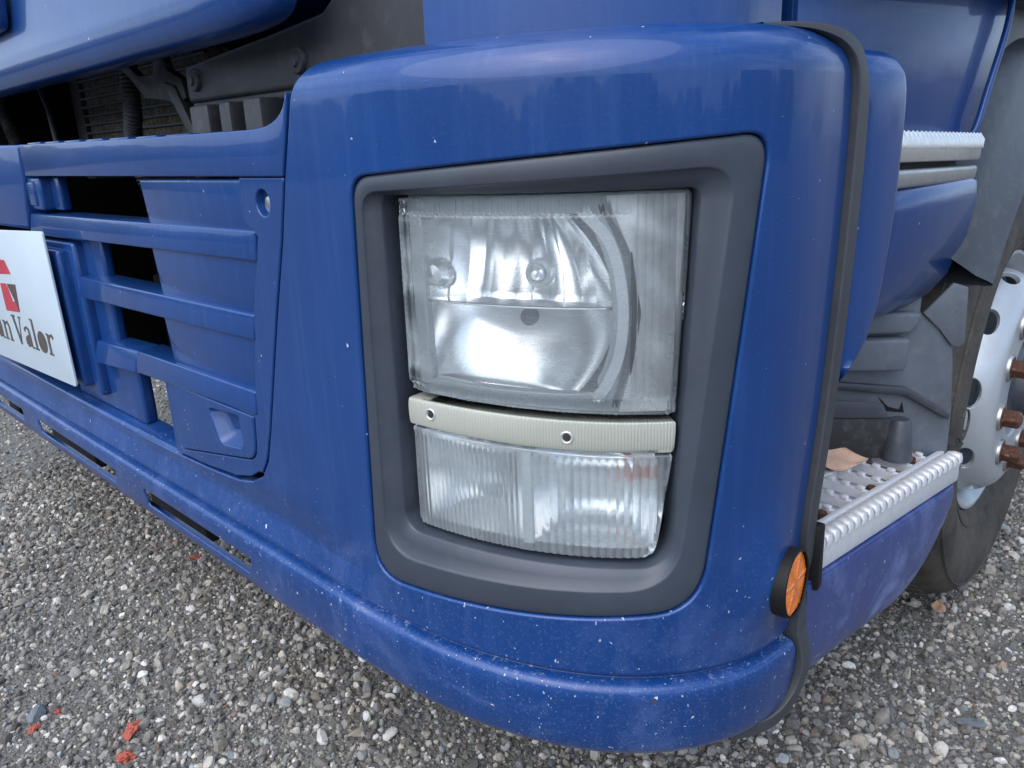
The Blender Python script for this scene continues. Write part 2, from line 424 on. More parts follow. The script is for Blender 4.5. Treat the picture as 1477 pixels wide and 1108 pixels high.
def panel(name, outline, holes, surf, mat, parent, step=.012, us=None, vs=None, r=.004, depth=.015, ring=None, hdepth=None):
    """sheet panel following surf(u,v,d) (numpy arrays in, Nx3 out), with rolled edges"""
    ring = ring or step * .7
    loops = []
    o = resample(outline, ring)
    if area(o) < 0: o = o[::-1]
    loops.append(o)
    for h in holes:
        h = resample(h, ring)
        if area(h) > 0: h = h[::-1]
        loops.append(h)
    inner = [offset(l, r) for l in loops]
    P = np.array(outline); u0, v0 = P.min(0); u1, v1 = P.max(0)
    us = np.arange(u0, u1, step) if us is None else np.asarray(us); vs = np.arange(v0, v1, step) if vs is None else np.asarray(vs)
    G = np.array([(u, v) for u in us for v in vs])
    ok = inside(inner[0], G)
    for h in inner[1:]: ok &= ~inside(h, G)
    for l in inner: ok &= ~near(l, G, ring * .55)
    G = G[ok]
    verts = []; edges = []
    for l in inner:
        b = len(verts); n = len(l); verts += [Vector(p) for p in l]; edges += [(b + i, b + (i + 1) % n) for i in range(n)]
    verts += [Vector(p) for p in G]
    rv, re, rf, ov, oe, of = delaunay_2d_cdt(verts, edges, [], 0, 1e-7)
    A = np.array([tuple(v) for v in rv]); F = np.array([f for f in rf if len(f) == 3])
    C = A[F].mean(1); keep = inside(inner[0], C)
    for h in inner[1:]: keep &= ~inside(h, C)
    F = F[keep]
    X = surf(A[:, 0], A[:, 1], np.zeros(len(A)))
    e = 1e-4
    def nrm(U, V, D):
        n = np.cross(surf(U + e, V, D) - surf(U - e, V, D), surf(U, V + e, D) - surf(U, V - e, D))
        return n / (np.linalg.norm(n, axis=1)[:, None] + 1e-15)
    NN = nrm(A[:, 0], A[:, 1], np.zeros(len(A)))
    # orientation: outward = -depth direction
    dd = surf(A[:, 0], A[:, 1], np.full(len(A), -.001)) - X
    sg = 1 if (NN * dd).sum() > 0 else -1
    if sg < 0: NN = -NN; F = F[:, ::-1]
    allX = [X]; allN = [NN]; faces = [tuple(f) for f in F]; base = len(X)
    # index of original ring verts in the output
    omap = {}
    for k, lst in enumerate(ov):
        for i in lst: omap[i] = k
    b0 = 0
    for li, l in enumerate(loops):
        n = len(l); prev = [omap[b0 + i] for i in range(n)]; b0 += n
        T = offset(l, r) - np.array(l); T /= np.linalg.norm(T, axis=1)[:, None] + 1e-12
        K = 4
        for k in range(1, K + 2):
            if k <= K:
                th = pi / 2 * k / K; Q = offset(l, r * (1 - sin(th))); D = np.full(n, r * (1 - cos(th)))
            else: th = pi / 2; Q = np.array(l); D = np.full(n, depth if (li == 0 or hdepth is None) else hdepth[li - 1])
            XX = surf(Q[:, 0], Q[:, 1], D); N0 = nrm(Q[:, 0], Q[:, 1], D) * sg
            E = XX - surf(Q[:, 0] + T[:, 0] * e, Q[:, 1] + T[:, 1] * e, D); E /= np.linalg.norm(E, axis=1)[:, None] + 1e-15
            nn = N0 * cos(th) + E * sin(th)
            allX.append(XX); allN.append(nn); cur = list(range(base, base + n)); base += n
            for i in range(n):
                j = (i + 1) % n
                q = (prev[i], cur[i], cur[j], prev[j])
                faces.append(q if sg > 0 else q[::-1])
            prev = cur
    V = np.vstack(allX); NV = np.vstack(allN)
    # make the rim faces consistent with normals
    ff = []
    for f in faces:
        if len(f) == 4:
            a, b, c = V[f[0]], V[f[1]], V[f[2]]
            if np.dot(np.cross(b - a, c - a), NV[f[0]] + NV[f[2]]) < 0: f = f[::-1]
        ff.append(f)
    return mk(name, V, ff, mat, parent, 180, NV)

def loft(name, rings, mat, parent, smooth=40, closed=True):
    n = len(rings[0]); vs = [p for r in rings for p in r]; fs = []
    for k in range(len(rings) - 1):
        for i in range(n if closed else n - 1):
            j = (i + 1) % n; fs.append((k * n + i, k * n + j, (k + 1) * n + j, (k + 1) * n + i))
    bm = bmesh.new(); bv = [bm.verts.new(tuple(v)) for v in vs]
    for f in fs: bm.faces.new([bv[i] for i in f])
    return from_bm(name, bm, mat, parent, smooth)

# ------------------------------------------------------------------ plan curve of the truck's front corner
def _plan():
    a, b, n = .5, .34, 2.2; p = []
    for x in np.arange(-3.2, -.5, .01): p.append((x, 0))
    for t in np.linspace(pi / 2, 0, 500): p.append((-.5 + a * abs(cos(t)) ** (2 / n), .34 - b * abs(sin(t)) ** (2 / n)))
    for y in np.arange(.35, 1.6, .01): p.append((.055 * (hypot(y - .40, .05) + (y - .40)) - .0011, y))
    p = np.array(p); L = np.r_[0, np.cumsum(np.hypot(*np.diff(p, axis=0).T))]
    i0 = np.argmin(np.hypot(p[:, 0], p[:, 1] - .34)); S = L - L[i0]
    s = np.arange(S[0], S[-1], .004); q = np.c_[np.interp(s, S, p[:, 0]), np.interp(s, S, p[:, 1])]
    T = np.gradient(q, axis=0); k = np.ones(9) / 9
    T = np.c_[np.convolve(np.pad(T[:, 0], 4, 'edge'), k, 'valid'), np.convolve(np.pad(T[:, 1], 4, 'edge'), k, 'valid')]
    T /= np.linalg.norm(T, axis=1)[:, None]
    return s, q, np.c_[T[:, 1], -T[:, 0]]
PS, PQ, PN = _plan()
S0 = -.6772      # s where the straight front begins; X = s + .1772 there
def at(s, z, off):
    s = np.asarray(s, float); z = np.asarray(z, float) + 0 * s; off = np.asarray(off, float) + 0 * s
    x = np.interp(s, PS, PQ[:, 0]); y = np.interp(s, PS, PQ[:, 1]); nx = np.interp(s, PS, PN[:, 0]); ny = np.interp(s, PS, PN[:, 1])
    l = np.hypot(nx, ny)
    return np.stack([x + nx / l * off, y + ny / l * off, z], -1)
def A3(s, z, off=0.0): return Vector(at(s, z, off))
def X2s(x): return x - .1772

# ================================================================== GROUND
def ground_mat():
    t = MT('gravel_bed'); P = t.obj()
    v = t.n('TexVoronoi', {'Vector': P, 'Scale': 130}); v2 = t.n('TexVoronoi', {'Vector': P, 'Scale': 320}); n = t.noise(2.2, 6); f = t.noise(600, 2)
    c = t.mix(t.n('SeparateColor', {0: v.outputs['Color']}).outputs[0], rgb(.08, .076, .07), rgb(.25, .24, .22))
    c = t.mix(.5, c, t.mix(t.n('SeparateColor', {0: v2.outputs['Color']}).outputs[1], rgb(.04, .039, .037), rgb(.22, .215, .205)))
    c = t.mix(t.math('MULTIPLY', t.ramp(n, .35, .7), .35), c, rgb(.17, .165, .155))
    h = t.math('ADD', t.math('MULTIPLY', v.outputs['Distance'], -1.0), t.math('MULTIPLY', v2.outputs['Distance'], -.5))
    return t.done(t.bsdf(color=c, rough=.9, normal=t.bump(t.math('ADD', h, t.math('MULTIPLY', f.outputs[0], .3)), .9, .006)))
MAT['bed'] = ground_mat()
def gh(x, y):
    return .012 * np.sin(1.9 * x + .6) * np.cos(2.3 * y - .4) + .006 * np.sin(5.1 * x + 2) * np.sin(4.3 * y) - .004
gx = np.r_[[-400, -120, -40, -15, -8], np.arange(-5, 2.6, .1), [5, 12, 40, 120, 400]]
gy = np.r_[[-400, -120, -40, -12, -4], np.arange(-1.5, 6.1, .1), [9, 20, 60, 150, 400]]
GX, GY = np.meshgrid(gx, gy, indexing='ij')
fade = np.clip(1 - (np.maximum(np.abs(GX + 1) - 4, 0) + np.maximum(np.abs(GY - 2) - 4.5, 0)) / 3, 0, 1)
GZ = gh(GX, GY) * fade
ni, nj = GX.shape
gv = np.c_[GX.ravel(), GY.ravel(), GZ.ravel()]
gf = [(i * nj + j, (i + 1) * nj + j, (i + 1) * nj + j + 1, i * nj + j + 1) for i in range(ni - 1) for j in range(nj - 1)]
g = mk('ground', gv, gf, 'bed', None, 180)
tag(g, 'grey gravel yard ground under the truck', kind='structure')

# stones
def stone_mesh(name, seed, sub=2, cuts=14, rag=0):
    R = np.random.default_rng(seed); bm = bmesh.new(); bmesh.ops.create_icosphere(bm, subdivisions=sub, radius=1)
    ns = R.normal(size=(cuts, 3)); ns /= np.linalg.norm(ns, axis=1)[:, None]; ds = R.uniform(.55, .92, cuts)
    sc = np.array([R.uniform(.85, 1.25), R.uniform(.75, 1.05), R.uniform(.62, .95)])
    for v in bm.verts:
        p = np.array(v.co)
        for n_, d_ in zip(ns, ds):
            k = p @ n_ - d_
            if k > 0: p = p - n_ * k
        if rag: p = p * (1 + rag * sin(7 * p[0] + seed) * sin(6 * p[1] - seed) + rag * .7 * sin(13 * p[0] - 9 * p[1]))
        v.co = p * sc
    me = bpy.data.meshes.new(name); bm.to_mesh(me); bm.free()
    me.polygons.foreach_set('use_smooth', [True] * len(me.polygons)); me.set_sharp_from_angle(angle=radians(28))
    return me

def stone_mat():
    t = MT('gravel_stone')
    at_ = t.n('Attribute', attribute_name='col', attribute_type='INSTANCER')
    n = t.noise(2.2, 6, .7); f = t.noise(9, 4)
    c = t.mix(t.ramp(n, .3, .75), rgb(.62, .62, .62), rgb(1.25, 1.22, 1.18))
    c = t.mix(1.0, at_.outputs['Color'], c, 'MULTIPLY')
    return t.done(t.bsdf(color=c, rough=.82, normal=t.bump(f, .35, .15)))
MAT['stone'] = stone_mat()
stone_col = bpy.data.collections.new('stone_shapes')
STONES = []
for k in range(14):
    me = stone_mesh('stone_shape', 100 + k); me.materials.append(MAT['stone'])
    o = bpy.data.objects.new('stone_shape', me); stone_col.objects.link(o); STONES.append(me)

def stone_colors(n):
    base = np.array([[.17, .168, .16], [.125, .13, .138], [.22, .215, .205], [.105, .10, .095], [.19, .172, .145], [.12, .145, .165], [.30, .295, .28], [.46, .455, .44], [.16, .11, .085], [.13, .155, .145]])
    w = np.array([.25, .19, .17, .14, .08, .05, .07, .025, .012, .013]); w /= w.sum()
    c = base[RNG.choice(len(base), n, p=w)]; m = c.mean(1, keepdims=True); c = (m * np.array([[1.04, 1.0, .95]]) + (c - m) * .7) * np.exp(RNG.normal(0, .38, (n, 1))) * 1.55
    c = np.clip(c, .02, .75)
    return c
def scatter():
    pts = []
    def add(n, x0, x1, y0, y1, lo, hi, pw):
        x = RNG.uniform(x0, x1, n); y = RNG.uniform(y0, y1, n)
        s = lo + (hi - lo) * RNG.uniform(0, 1, n) ** pw
        pts.append(np.c_[x, y, s])
    add(150000, -2.6, 1.0, -.70, 2.2, .0022, .0050, 1.6)
    add(80000, -2.6, 1.0, -.70, 2.2, .0045, .0095, 1.7)
    add(13000, -2.6, 1.0, -.70, 2.2, .0085, .0150, 1.7)
    add(520, -2.6, 1.0, -.70, 2.2, .013, .021, 1.6)
    add(42000, -5.0, -2.6, -1.2, 3.5, .004, .010, 2.0)
    add(30000, -2.6, 1.2, 2.2, 6.0, .005, .011, 2.0)
    P = np.vstack(pts)
    # uneven cover: patches where the fine bed shows
    d = np.sin(P[:, 0] * 3.1 + 1.2 * np.sin(P[:, 1] * 2.3)) * np.sin(P[:, 1] * 2.7 + 1.5 * np.cos(P[:, 0] * 1.7))
    keep = RNG.uniform(0, 1, len(P)) < np.clip(.78 + .35 * d, .25, 1)
    P = P[keep]; n = len(P)
    z = gh(P[:, 0], P[:, 1]) + P[:, 2] * RNG.uniform(-.12, .42, n)
    me = bpy.data.meshes.new('gravel'); me.vertices.add(n)
    me.vertices.foreach_set('co', np.c_[P[:, 0], P[:, 1], z].ravel())
    def att(nm, ty, arr, key):
        a = me.attributes.new(nm, ty, 'POINT'); a.data.foreach_set(key, np.ascontiguousarray(arr, dtype=np.float32 if ty != 'INT' else np.int32).ravel())
    sc = P[:, 2:3] * RNG.uniform(.8, 1.2, (n, 3))
    att('scl', 'FLOAT_VECTOR', sc, 'vector')
    att('rot', 'FLOAT_VECTOR', np.c_[RNG.normal(0, .8, n), RNG.normal(0, .8, n), RNG.uniform(0, 6.28, n)], 'vector')
    att('idx', 'INT', RNG.integers(0, 14, n), 'value')
    cc = np.c_[stone_colors(n), np.ones(n)]
    att('col', 'FLOAT_COLOR', cc, 'color')
    me.update()
    o = link(bpy.data.objects.new('gravel', me))
    ng = bpy.data.node_groups.new('gravel_scatter', 'GeometryNodeTree')
    ng.interface.new_socket('Geometry', in_out='INPUT', socket_type='NodeSocketGeometry')
    ng.interface.new_socket('Geometry', in_out='OUTPUT', socket_type='NodeSocketGeometry')
    N = ng.nodes; L = ng.links
    gi = N.new('NodeGroupInput'); go = N.new('NodeGroupOutput')
    ci = N.new('GeometryNodeCollectionInfo'); ci.inputs[0].default_value = stone_col; ci.inputs[1].default_value = True; ci.inputs[2].default_value = True
    ip = N.new('GeometryNodeInstanceOnPoints')
    def na(nm, ty):
        a = N.new('GeometryNodeInputNamedAttribute'); a.data_type = ty; a.inputs[0].default_value = nm; return a.outputs[0]
    L.new(gi.outputs[0], ip.inputs['Points']); L.new(ci.outputs[0], ip.inputs['Instance']); ip.inputs['Pick Instance'].default_value = True
    L.new(na('idx', 'INT'), ip.inputs['Instance Index'])
    e2r = N.new('FunctionNodeEulerToRotation'); L.new(na('rot', 'FLOAT_VECTOR'), e2r.inputs[0]); L.new(e2r.outputs[0], ip.inputs['Rotation'])
    L.new(na('scl', 'FLOAT_VECTOR'), ip.inputs['Scale'])
    L.new(ip.outputs[0], go.inputs[0])
    md = o.modifiers.new('scatter', 'NODES'); md.node_group = ng
    tag(o, 'loose grey gravel stones covering the yard', 'gravel', kind='stuff')
scatter()

# ================================================================== TRUCK
truck = empty('truck', (-1.2, 1.5, 0))
tag(truck, 'blue truck parked on gravel, its headlight corner filling the view', 'truck')
class _Root: pass
def part(name):      # an Empty that groups the sub-parts of one part
    return empty(name, (0, 0, 0), truck)
truck.location = (0, 0, 0)

# ---------- bumper corner with the lower lip
PROF = catmull([(-.085, .262), (-.045, .258), (-.012, .2635), (.006, .280), (.012, .302), (.0145, .33), (.0152, .356), (.0145, .370), (.0105, .3795), (.003, .3835), (-.0065, .3848), (-.0085, .3875), (-.0025, .3925), (0, .398), (0, .406), (0, .45)], 8)
PROF += [(0, z) for z in np.arange(.46, 1.118, .01)]
R_T = .048
PROF += [(-R_T * (1 - cos(a)), 1.118 + R_T * sin(a)) for a in np.linspace(.001, pi / 2 * .97, 16)]
PROF += [(-.075, 1.1675), (-.11, 1.169), (-.16, 1.170)]
PROF = np.array([tuple(p) for p in PROF])
_l = np.r_[0, np.cumsum(np.hypot(*np.diff(PROF, axis=0).T))]
_k = np.argmin(abs(PROF[:, 1] - .70)); PV = _l - _l[_k] + PROF[_k, 1]       # v equals z on the flat part
VMIN, VMAX = PV[0], PV[-1]
def z2v(z):       # lower lip: v of a height
    i = np.argmin(abs(PROF[5:70, 1] - z)) + 5; return PV[i]
DZ = np.gradient(PROF[:, 1], PV); DO = np.gradient(PROF[:, 0], PV)
def bump_boss(s, v): return .019 * np.exp(-((s + .072) / .042) ** 2 - ((v - .497) / .065) ** 2)
def bumper_surf(s, v, d):
    off = np.interp(v, PV, PROF[:, 0]); z = np.interp(v, PV, PROF[:, 1])
    do = np.interp(v, PV, DO); dz = np.interp(v, PV, DZ); l = np.hypot(do, dz) + 1e-9
    # normal of the profile (outward): (dz, -do)
    off = off + bump_boss(s, v)
    # slight sag of the lip where it steps at the grille side, and a gentle lean-in of the face
    lipw = np.clip((.44 - v) / .05, 0, 1); st = 1 / (1 + np.exp((s + .69) / .012))
    off = off + lipw * st * .010
    z = z + lipw * st * .010
    rail = np.clip((v - .40) / .05, 0, 1) * np.clip((.50 - v) / .05, 0, 1) * np.clip((-s - .72) / .2, 0, 1)
    off = off - rail * .006
    return at(s, z - do * 0 + (do / l) * d, off - (dz / l) * d)
seam = [(-.585, 1.088), (-.609, 1.022), (-.635, .936), (-.681, .812), (-.719, .702), (-.751, .610), (-.772, .556), (-.800, .520), (-.842, .498), (-.90, .484), (-1.02, .474), (-1.20, .466), (-1.467, .462), (-2.0, .458), (-2.75, .455)]
VA = z2v(.276)
out = [(X2s(-2.75), VA), (X2s(-.80), VA), (X2s(-.68), VMIN + .02), (X2s(-.60), VMIN), (-.10, VMIN), (-.06, VMIN + .02), (-.02, z2v(.30)), (-.006, z2v(.345)), (-.004, .40), (.012, .47), (.016, .55), (.040, .70), (.055, .88), (.060, 1.04), (.056, 1.11), (.036, 1.145), (-.01, 1.170), (-.07, VMAX - .02), (-.12, VMAX)]
out += [(X2s(-.36), VMAX), (X2s(-.49), VMAX - .05)]
out += [(X2s(-.525), 1.185), (X2s(-.55), 1.163), (X2s(-.566), 1.140), (X2s(-.576), 1.115)]
out += [(X2s(x), z) for x, z in seam]
out = [tuple(p) for p in out]
# smooth the right end
BZ_OUT = [(-.636, 1.021, .035), (-.106, 1.056, .030), (-.172, .486, .075), (-.668, .449, .055)]
bz_outer = rounded(BZ_OUT, 12)
def slot(x0, x1, za, zb):
    a, b = z2v(za), z2v(zb)
    return rounded([(X2s(x0), a + .004, .006), (X2s(x1), a + .004, .006), (X2s(x1) + .02, b, .006), (X2s(x0) - .008, b, .006)], 3)
slots = [slot(-1.31, -.86, .301, .343), slot(-2.05, -1.50, .301, .343), slot(-2.70, -2.22, .301, .343)]
us = np.r_[np.arange(X2s(-2.75), -.70, .03), np.arange(-.70, .07, .0115)]
vs = np.r_[np.linspace(VMIN, .40, 52), np.linspace(.403,.46,12), np.arange(.47, 1.10, .0125), np.linspace(1.105, VMAX, 22)]
bumper = panel('bumper', out, [bz_outer] + slots, bumper_surf, 'paint', truck, us=us, vs=vs, r=.004, depth=.022, ring=.008, hdepth=[.022] + [.0045] * 3)
bumper['label'] = 'rounded blue bumper corner with stone chips and slotted lower lip'

# ---------- headlight surround
def bz_ring(corners, off, seg=12):
    return [A3(s, z, off) for s, z in resample_n(rounded(corners, seg), 8)]
def resample_n(poly, m):
    out = []; n = len(poly)
    for i in range(n):
        a = np.array(poly[i]); b = np.array(poly[(i + 1) % n])
        k = m if np.linalg.norm(b - a) > .08 else 1
        k = 14 if (i % 13) == 12 else 1
        for j in range(k): out.append(tuple(a + (b - a) * j / k))
    return out
def lerpc(a, b, t): return [tuple(np.array(p) * (1 - t) + np.array(q) * t) for p, q in zip(a, b)]
BZ_MID = [(-.618, 1.002, .032), (-.150, 1.022, .036), (-.206, .521, .075), (-.634, .498, .055)]
BZ_IN = [(-.597, .9985, .016), (-.184, 1.0005, .014), (-.207, .5405, .050), (-.603, .5385, .030)]
grow = lambda c, k: [(s + k * (-1 if i in (0, 3) else 1), z + k * (1 if i < 2 else -1), r) for i, (s, z, r) in enumerate(c)]
rings = [bz_ring(grow(BZ_OUT, -.0008), -.03), bz_ring(grow(BZ_OUT, -.0008), -.007), bz_ring(grow(BZ_OUT, -.002), -.0042), bz_ring(grow(BZ_OUT, -.0045), -.003),
         bz_ring(lerpc(BZ_OUT, BZ_MID, .3), -.0024), bz_ring(lerpc(BZ_OUT, BZ_MID, .93), -.0012), bz_ring(lerpc(BZ_OUT, BZ_MID, .98), -.0018), bz_ring(lerpc(BZ_OUT, BZ_MID, 1.0), -.0030), bz_ring(lerpc(BZ_MID, BZ_IN, .06), -.0046),
         bz_ring(lerpc(BZ_MID, BZ_IN, .5), -.0100), bz_ring(lerpc(BZ_MID, BZ_IN, .94), -.0150), bz_ring(lerpc(BZ_MID, BZ_IN, .985), -.0165), bz_ring(BZ_IN, -.0190), bz_ring(BZ_IN, -.060)]
bezel = loft('headlight_surround', rings, 'bezel', truck, 50)
bezel['label'] = 'matt dark grey plastic surround framing the headlight'
# dark pocket behind the lamps
pocket = loft('lamp_pocket', [bz_ring(grow(BZ_IN, .004), -.055), bz_ring(grow(BZ_IN, .004), -.17), bz_ring(lerpc(BZ_IN, [(-.40, .77, .01)] * 4, .98), -.172)], 'black', truck, 40)

# ---------- headlight
HL = part('headlight'); HL['label'] = 'large clear hazy headlight with chrome reflector'
Ld = .027
def lens_surf(base):
    def f(s, z, d):
        c = np.clip(1 - ((s + .385) / .2) ** 2, 0, 1) * np.clip(1 - ((z - .868) / .13) ** 2, 0, 1)
        off = -base + .004 * c - d
        return at(s, z, off)
    return f
def flute(x, pitch): return np.abs(np.sin(pi * x / pitch))
def main_lens(s, z, d):
    P_top = 1 / (1 + np.exp(-(z - .9745) / .0008)); P_bot = 1 / (1 + np.exp((z - .7580) / .0008))
    P_r = 1 / (1 + np.exp(-(s - (-.262 + .8 * (z - .868) ** 2 * 0)) / .0008)); P_l = 1 / (1 + np.exp((s + .5615) / .0008))
    saw = np.mod(s + .186, .0098) / .0098
    f = .0042 * np.maximum(P_top * (1 - P_r), P_bot) * flute(s, .0085) + .0050 * P_r * (1 - P_bot) * saw + .0012 * P_l * flute(z, .0026)
    c = np.clip(1 - ((s + .385) / .2) ** 2, 0, 1) * np.clip(1 - ((z - .868) / .13) ** 2, 0, 1)
    return at(s, z, -Ld + .004 * c - f - d)
lens_out = rounded([(-.5815, .994, .008), (-.1865, .999, .012), (-.2030, .738, .010), (-.5865, .744, .022)], 6)
lus = np.r_[np.arange(-.584, -.266, .0016), np.arange(-.266, -.184, .00104)]
lvs = np.r_[np.arange(.738, .764, .0021), np.arange(.764, .970, .008), np.arange(.970, 1.0, .0021)]
lens = panel('lens', lens_out, [], main_lens, 'lens', HL, us=lus, vs=lvs, r=.002, depth=.03, ring=.004)
lens.data.materials.append(MAT['lens_clear'])
_vc = np.array([v.co[:] for v in lens.data.vertices])
_xs = {}
for p in lens.data.polygons:
    c_ = _vc[list(p.vertices)].mean(0)
    s_ = PS[np.argmin(np.hypot(PQ[:, 0] + PN[:, 0] * -Ld - c_[0], PQ[:, 1] + PN[:, 1] * -Ld - c_[1]))]
    if -.5615 < s_ < -.2625 and .7585 < c_[2] < .974: p.material_index = 1
# backing plate with the D-shaped reflector mouth
def d_shape(k=0.0):
    l = [(-.556 - k, .775), (-.556 - k, .955), (-.545 - k, .968 + k)]
    arc = [(-.335, .972 + k), (-.305, .945), (-.290, .905), (-.285, .860), (-.290, .815), (-.305, .780), (-.325, .762 - k)]
    arc = [(s + (k if i > 0 else 0), z) for i, (s, z) in enumerate(arc)]
    l += arc + [(-.535 - k, .762 - k)]
    return [tuple(p) for p in catmull(l, 5, True)]
plate_out = rounded([(-.580, .998, .006), (-.188, 1.000, .006), (-.204, .738, .006), (-.584, .742, .02)], 4)
plate = panel('backing_plate', plate_out, [d_shape()], lens_surf(.044), 'plate', HL, step=.012, r=.003, depth=.012, ring=.006)
# reflector bowl with stepped vertical facets, two chambers
def reflector(name, z0, z1, facets, D, tilt, mat='chrome'):
    nu, nv = 150, 40; sl = -.562
    V = []; F = []
    for i in range(nu + 1):
        u = i / nu
        for j in range(nv + 1):
            v = j / nv; z = z0 + (z1 - z0) * v
            sr = -.281 - .055 * ((z - .862) / .105) ** 2
            s = sl + (sr - sl) * u
            bowl = (1 - abs(2 * u - 1) ** 2.6) ** .75
            if facets:
                fi = min(int(u * facets), facets - 1); ft = u * facets - fi
                step = .0035 * sin(fi * 2.4) + .006 * (ft - .5) ** 2 * (1 if fi % 2 else -.7) + .004 * (ft - .5) * sin(fi * 1.7)
            else: step = 0
            d = .047 + bowl * (D * .40 + D * .65 * v ** tilt) + step * (bowl ** .5)
            if j == 0 or j == nv: d = .0465
            if j == 1: z = z0 + (z1 - z0) * .002
            if j == nv - 1: z = z0 + (z1 - z0) * .998
            V.append(A3(s, z, -d))
    for i in range(nu):
        for j in range(nv): a = i * (nv + 1) + j; F.append((a, a + 1, a + nv + 2, a + nv + 1))
    return mk(name, V, F, mat, HL, 25)
up_r = reflector('reflector', .8665, .985, 11, .085, .9)
lo_r = reflector('reflector', .752, .8630, 0, .085, 1.3)
shelf = panel('reflector_shelf', [(-.556, -.0475), (-.545, -.044), (-.31, -.044), (-.287, -.047), (-.30, -.070), (-.54, -.070)], [], lambda s, w, d: at(s, .8660 - d + .0 * w, w), 'chrome', HL, step=.015, r=.001, depth=.0024, ring=.01)
# bulb shields
def out_axis(s):
    n = Vector(at(s, 0, 1)) - Vector(at(s, 0, 0)); return n
for (s, z, r, dd) in ((-.400, .899, .0105, .088),):
    lathe('bulb', [(0.0001, .012), (r * .45, .011), (r * .8, .006), (r, -.002), (r * 1.02, -.012), (r, -.03)], A3(s, z, -dd), out_axis(s), 'chrome', HL, 24)
    lathe('bulb_ring', [(r * 1.05, .0), (r * 1.25, .003), (r * 1.6, .0), (r * 1.7, -.01)], A3(s, z, -dd), out_axis(s), 'dull', HL, 24)
lathe('bulb_opening', [(0.0001, .002), (.0095, .002), (.0125, .0), (.013, -.004)], A3(-.432, .838, -.118), (out_axis(-.432) + Vector((0, 0, .55))).normalized(), 'bay', HL, 24)
lathe('position_bulb', [(0.0001, .010), (.012, .008), (.019, .001), (.020, -.01)], A3(-.545, .898, -.055), out_axis(-.5), 'chrome', HL, 24)
# reflector rim, dark gap and side marker reflector at the corner end
def ribbon(name, pts, w, d, mat, thick=.004):
    P = catmull([(*p, 0) for p in pts], 8); n = len(P); rows = []
    for i, p in enumerate(P):
        t = P[min(i + 1, n - 1)] - P[max(i - 1, 0)]; t = t / np.linalg.norm(t); q = np.array([t[1], -t[0]])
        ww = w * (w_prof(i / (n - 1)) if name == 'gap_strip' else 1)
        a = p[:2] - q * ww / 2; b = p[:2] + q * ww / 2
        rows.append([A3(a[0], a[1], -d - thick), A3(a[0], a[1], -d), A3(b[0], b[1], -d), A3(b[0], b[1], -d - thick)])
    return loft(name, rows, mat, HL, 30, closed=False)
w_prof = lambda t: .35 + .75 * sin(pi * min(max(t, 0), 1))
ribbon('reflector_rim', [(-.322, .978), (-.290, .945), (-.276, .905), (-.271, .860), (-.276, .812), (-.292, .775), (-.308, .756)], .014, .0375, 'chrome')
ribbon('gap_strip', [(-.300, .984), (-.268, .930), (-.257, .862), (-.265, .803), (-.284, .748)], .0110, .0355, 'black')
def marker_bowl():
    V = []; F = []; n, m = 14, 40
    for j in range(m + 1):
        z = .742 + (.994 - .742) * j / m; sl = np.interp(z, [.742, .803, .862, .930, .994], [-.276, -.259, -.250, -.262, -.292]); sr = np.interp(z, [.742, .994], [-.211, -.195])
        for i in range(n + 1):
            u = i / n; V.append(A3(sl + (sr - sl) * u, z, -.0345 - .0035 * sin(pi * u) * (1 + .35 * sin(z * 90 + 3 * u))))
    for j in range(m):
        for i in range(n): a = j * (n + 1) + i; F.append((a, a + 1, a + n + 2, a + n + 1))
    return mk('marker_reflector', V, F, 'peach', HL, 60)
marker_bowl()

# ---------- narrow marker lamp between the two lamps
ML = part('marker_lamp'); ML['label'] = 'narrow milky ribbed strip lamp below the headlight'
strip_pts = rounded([(-.5880, .7345, .004), (-.2025, .7305, .004), (-.2045, .6895, .004), (-.5870, .6965, .004)], 4)
def strip_surf(s, z, d):
    h = np.clip((.7345 - z) / .006, 0, 1)
    return at(s, z, -.0275 + .004 * np.clip(1 - ((z - .713) / .021) ** 2, 0, 1) ** .5 - d)
st = panel('lens', strip_pts, [], strip_surf, 'strip', ML, us=np.arange(-.585, -.2, .008), vs=np.linspace(.688, .736, 12), r=.002, depth=.03, ring=.005)
uvl = st.data.uv_layers.new(name='UVMap')
co_s = {}
for lp in st.data.loops:
    v = st.data.vertices[lp.vertex_index].co
    k_ = lp.vertex_index
    if k_ not in co_s: co_s[k_] = PS[np.argmin(np.hypot(PQ[:, 0] + PN[:, 0] * -.026 - v.x, PQ[:, 1] + PN[:, 1] * -.026 - v.y))] + 0.0
    uvl.data[lp.index].uv = (co_s[k_] * 75.0, v.z)
for s, z in ((-.545, .717), (-.343, .711)):
    lathe('screw_ring', [(.0058, -.004), (.0060, .0005), (.0070, .0012), (.0080, .0005), (.0082, -.002)], A3(s, z, -.0232), out_axis(s), 'dull', ML, 20)
    lathe('screw', [(.0001, -.0005), (.0045, -.0008), (.0056, -.002)], A3(s, z, -.0222), out_axis(s), 'bay', ML, 16)

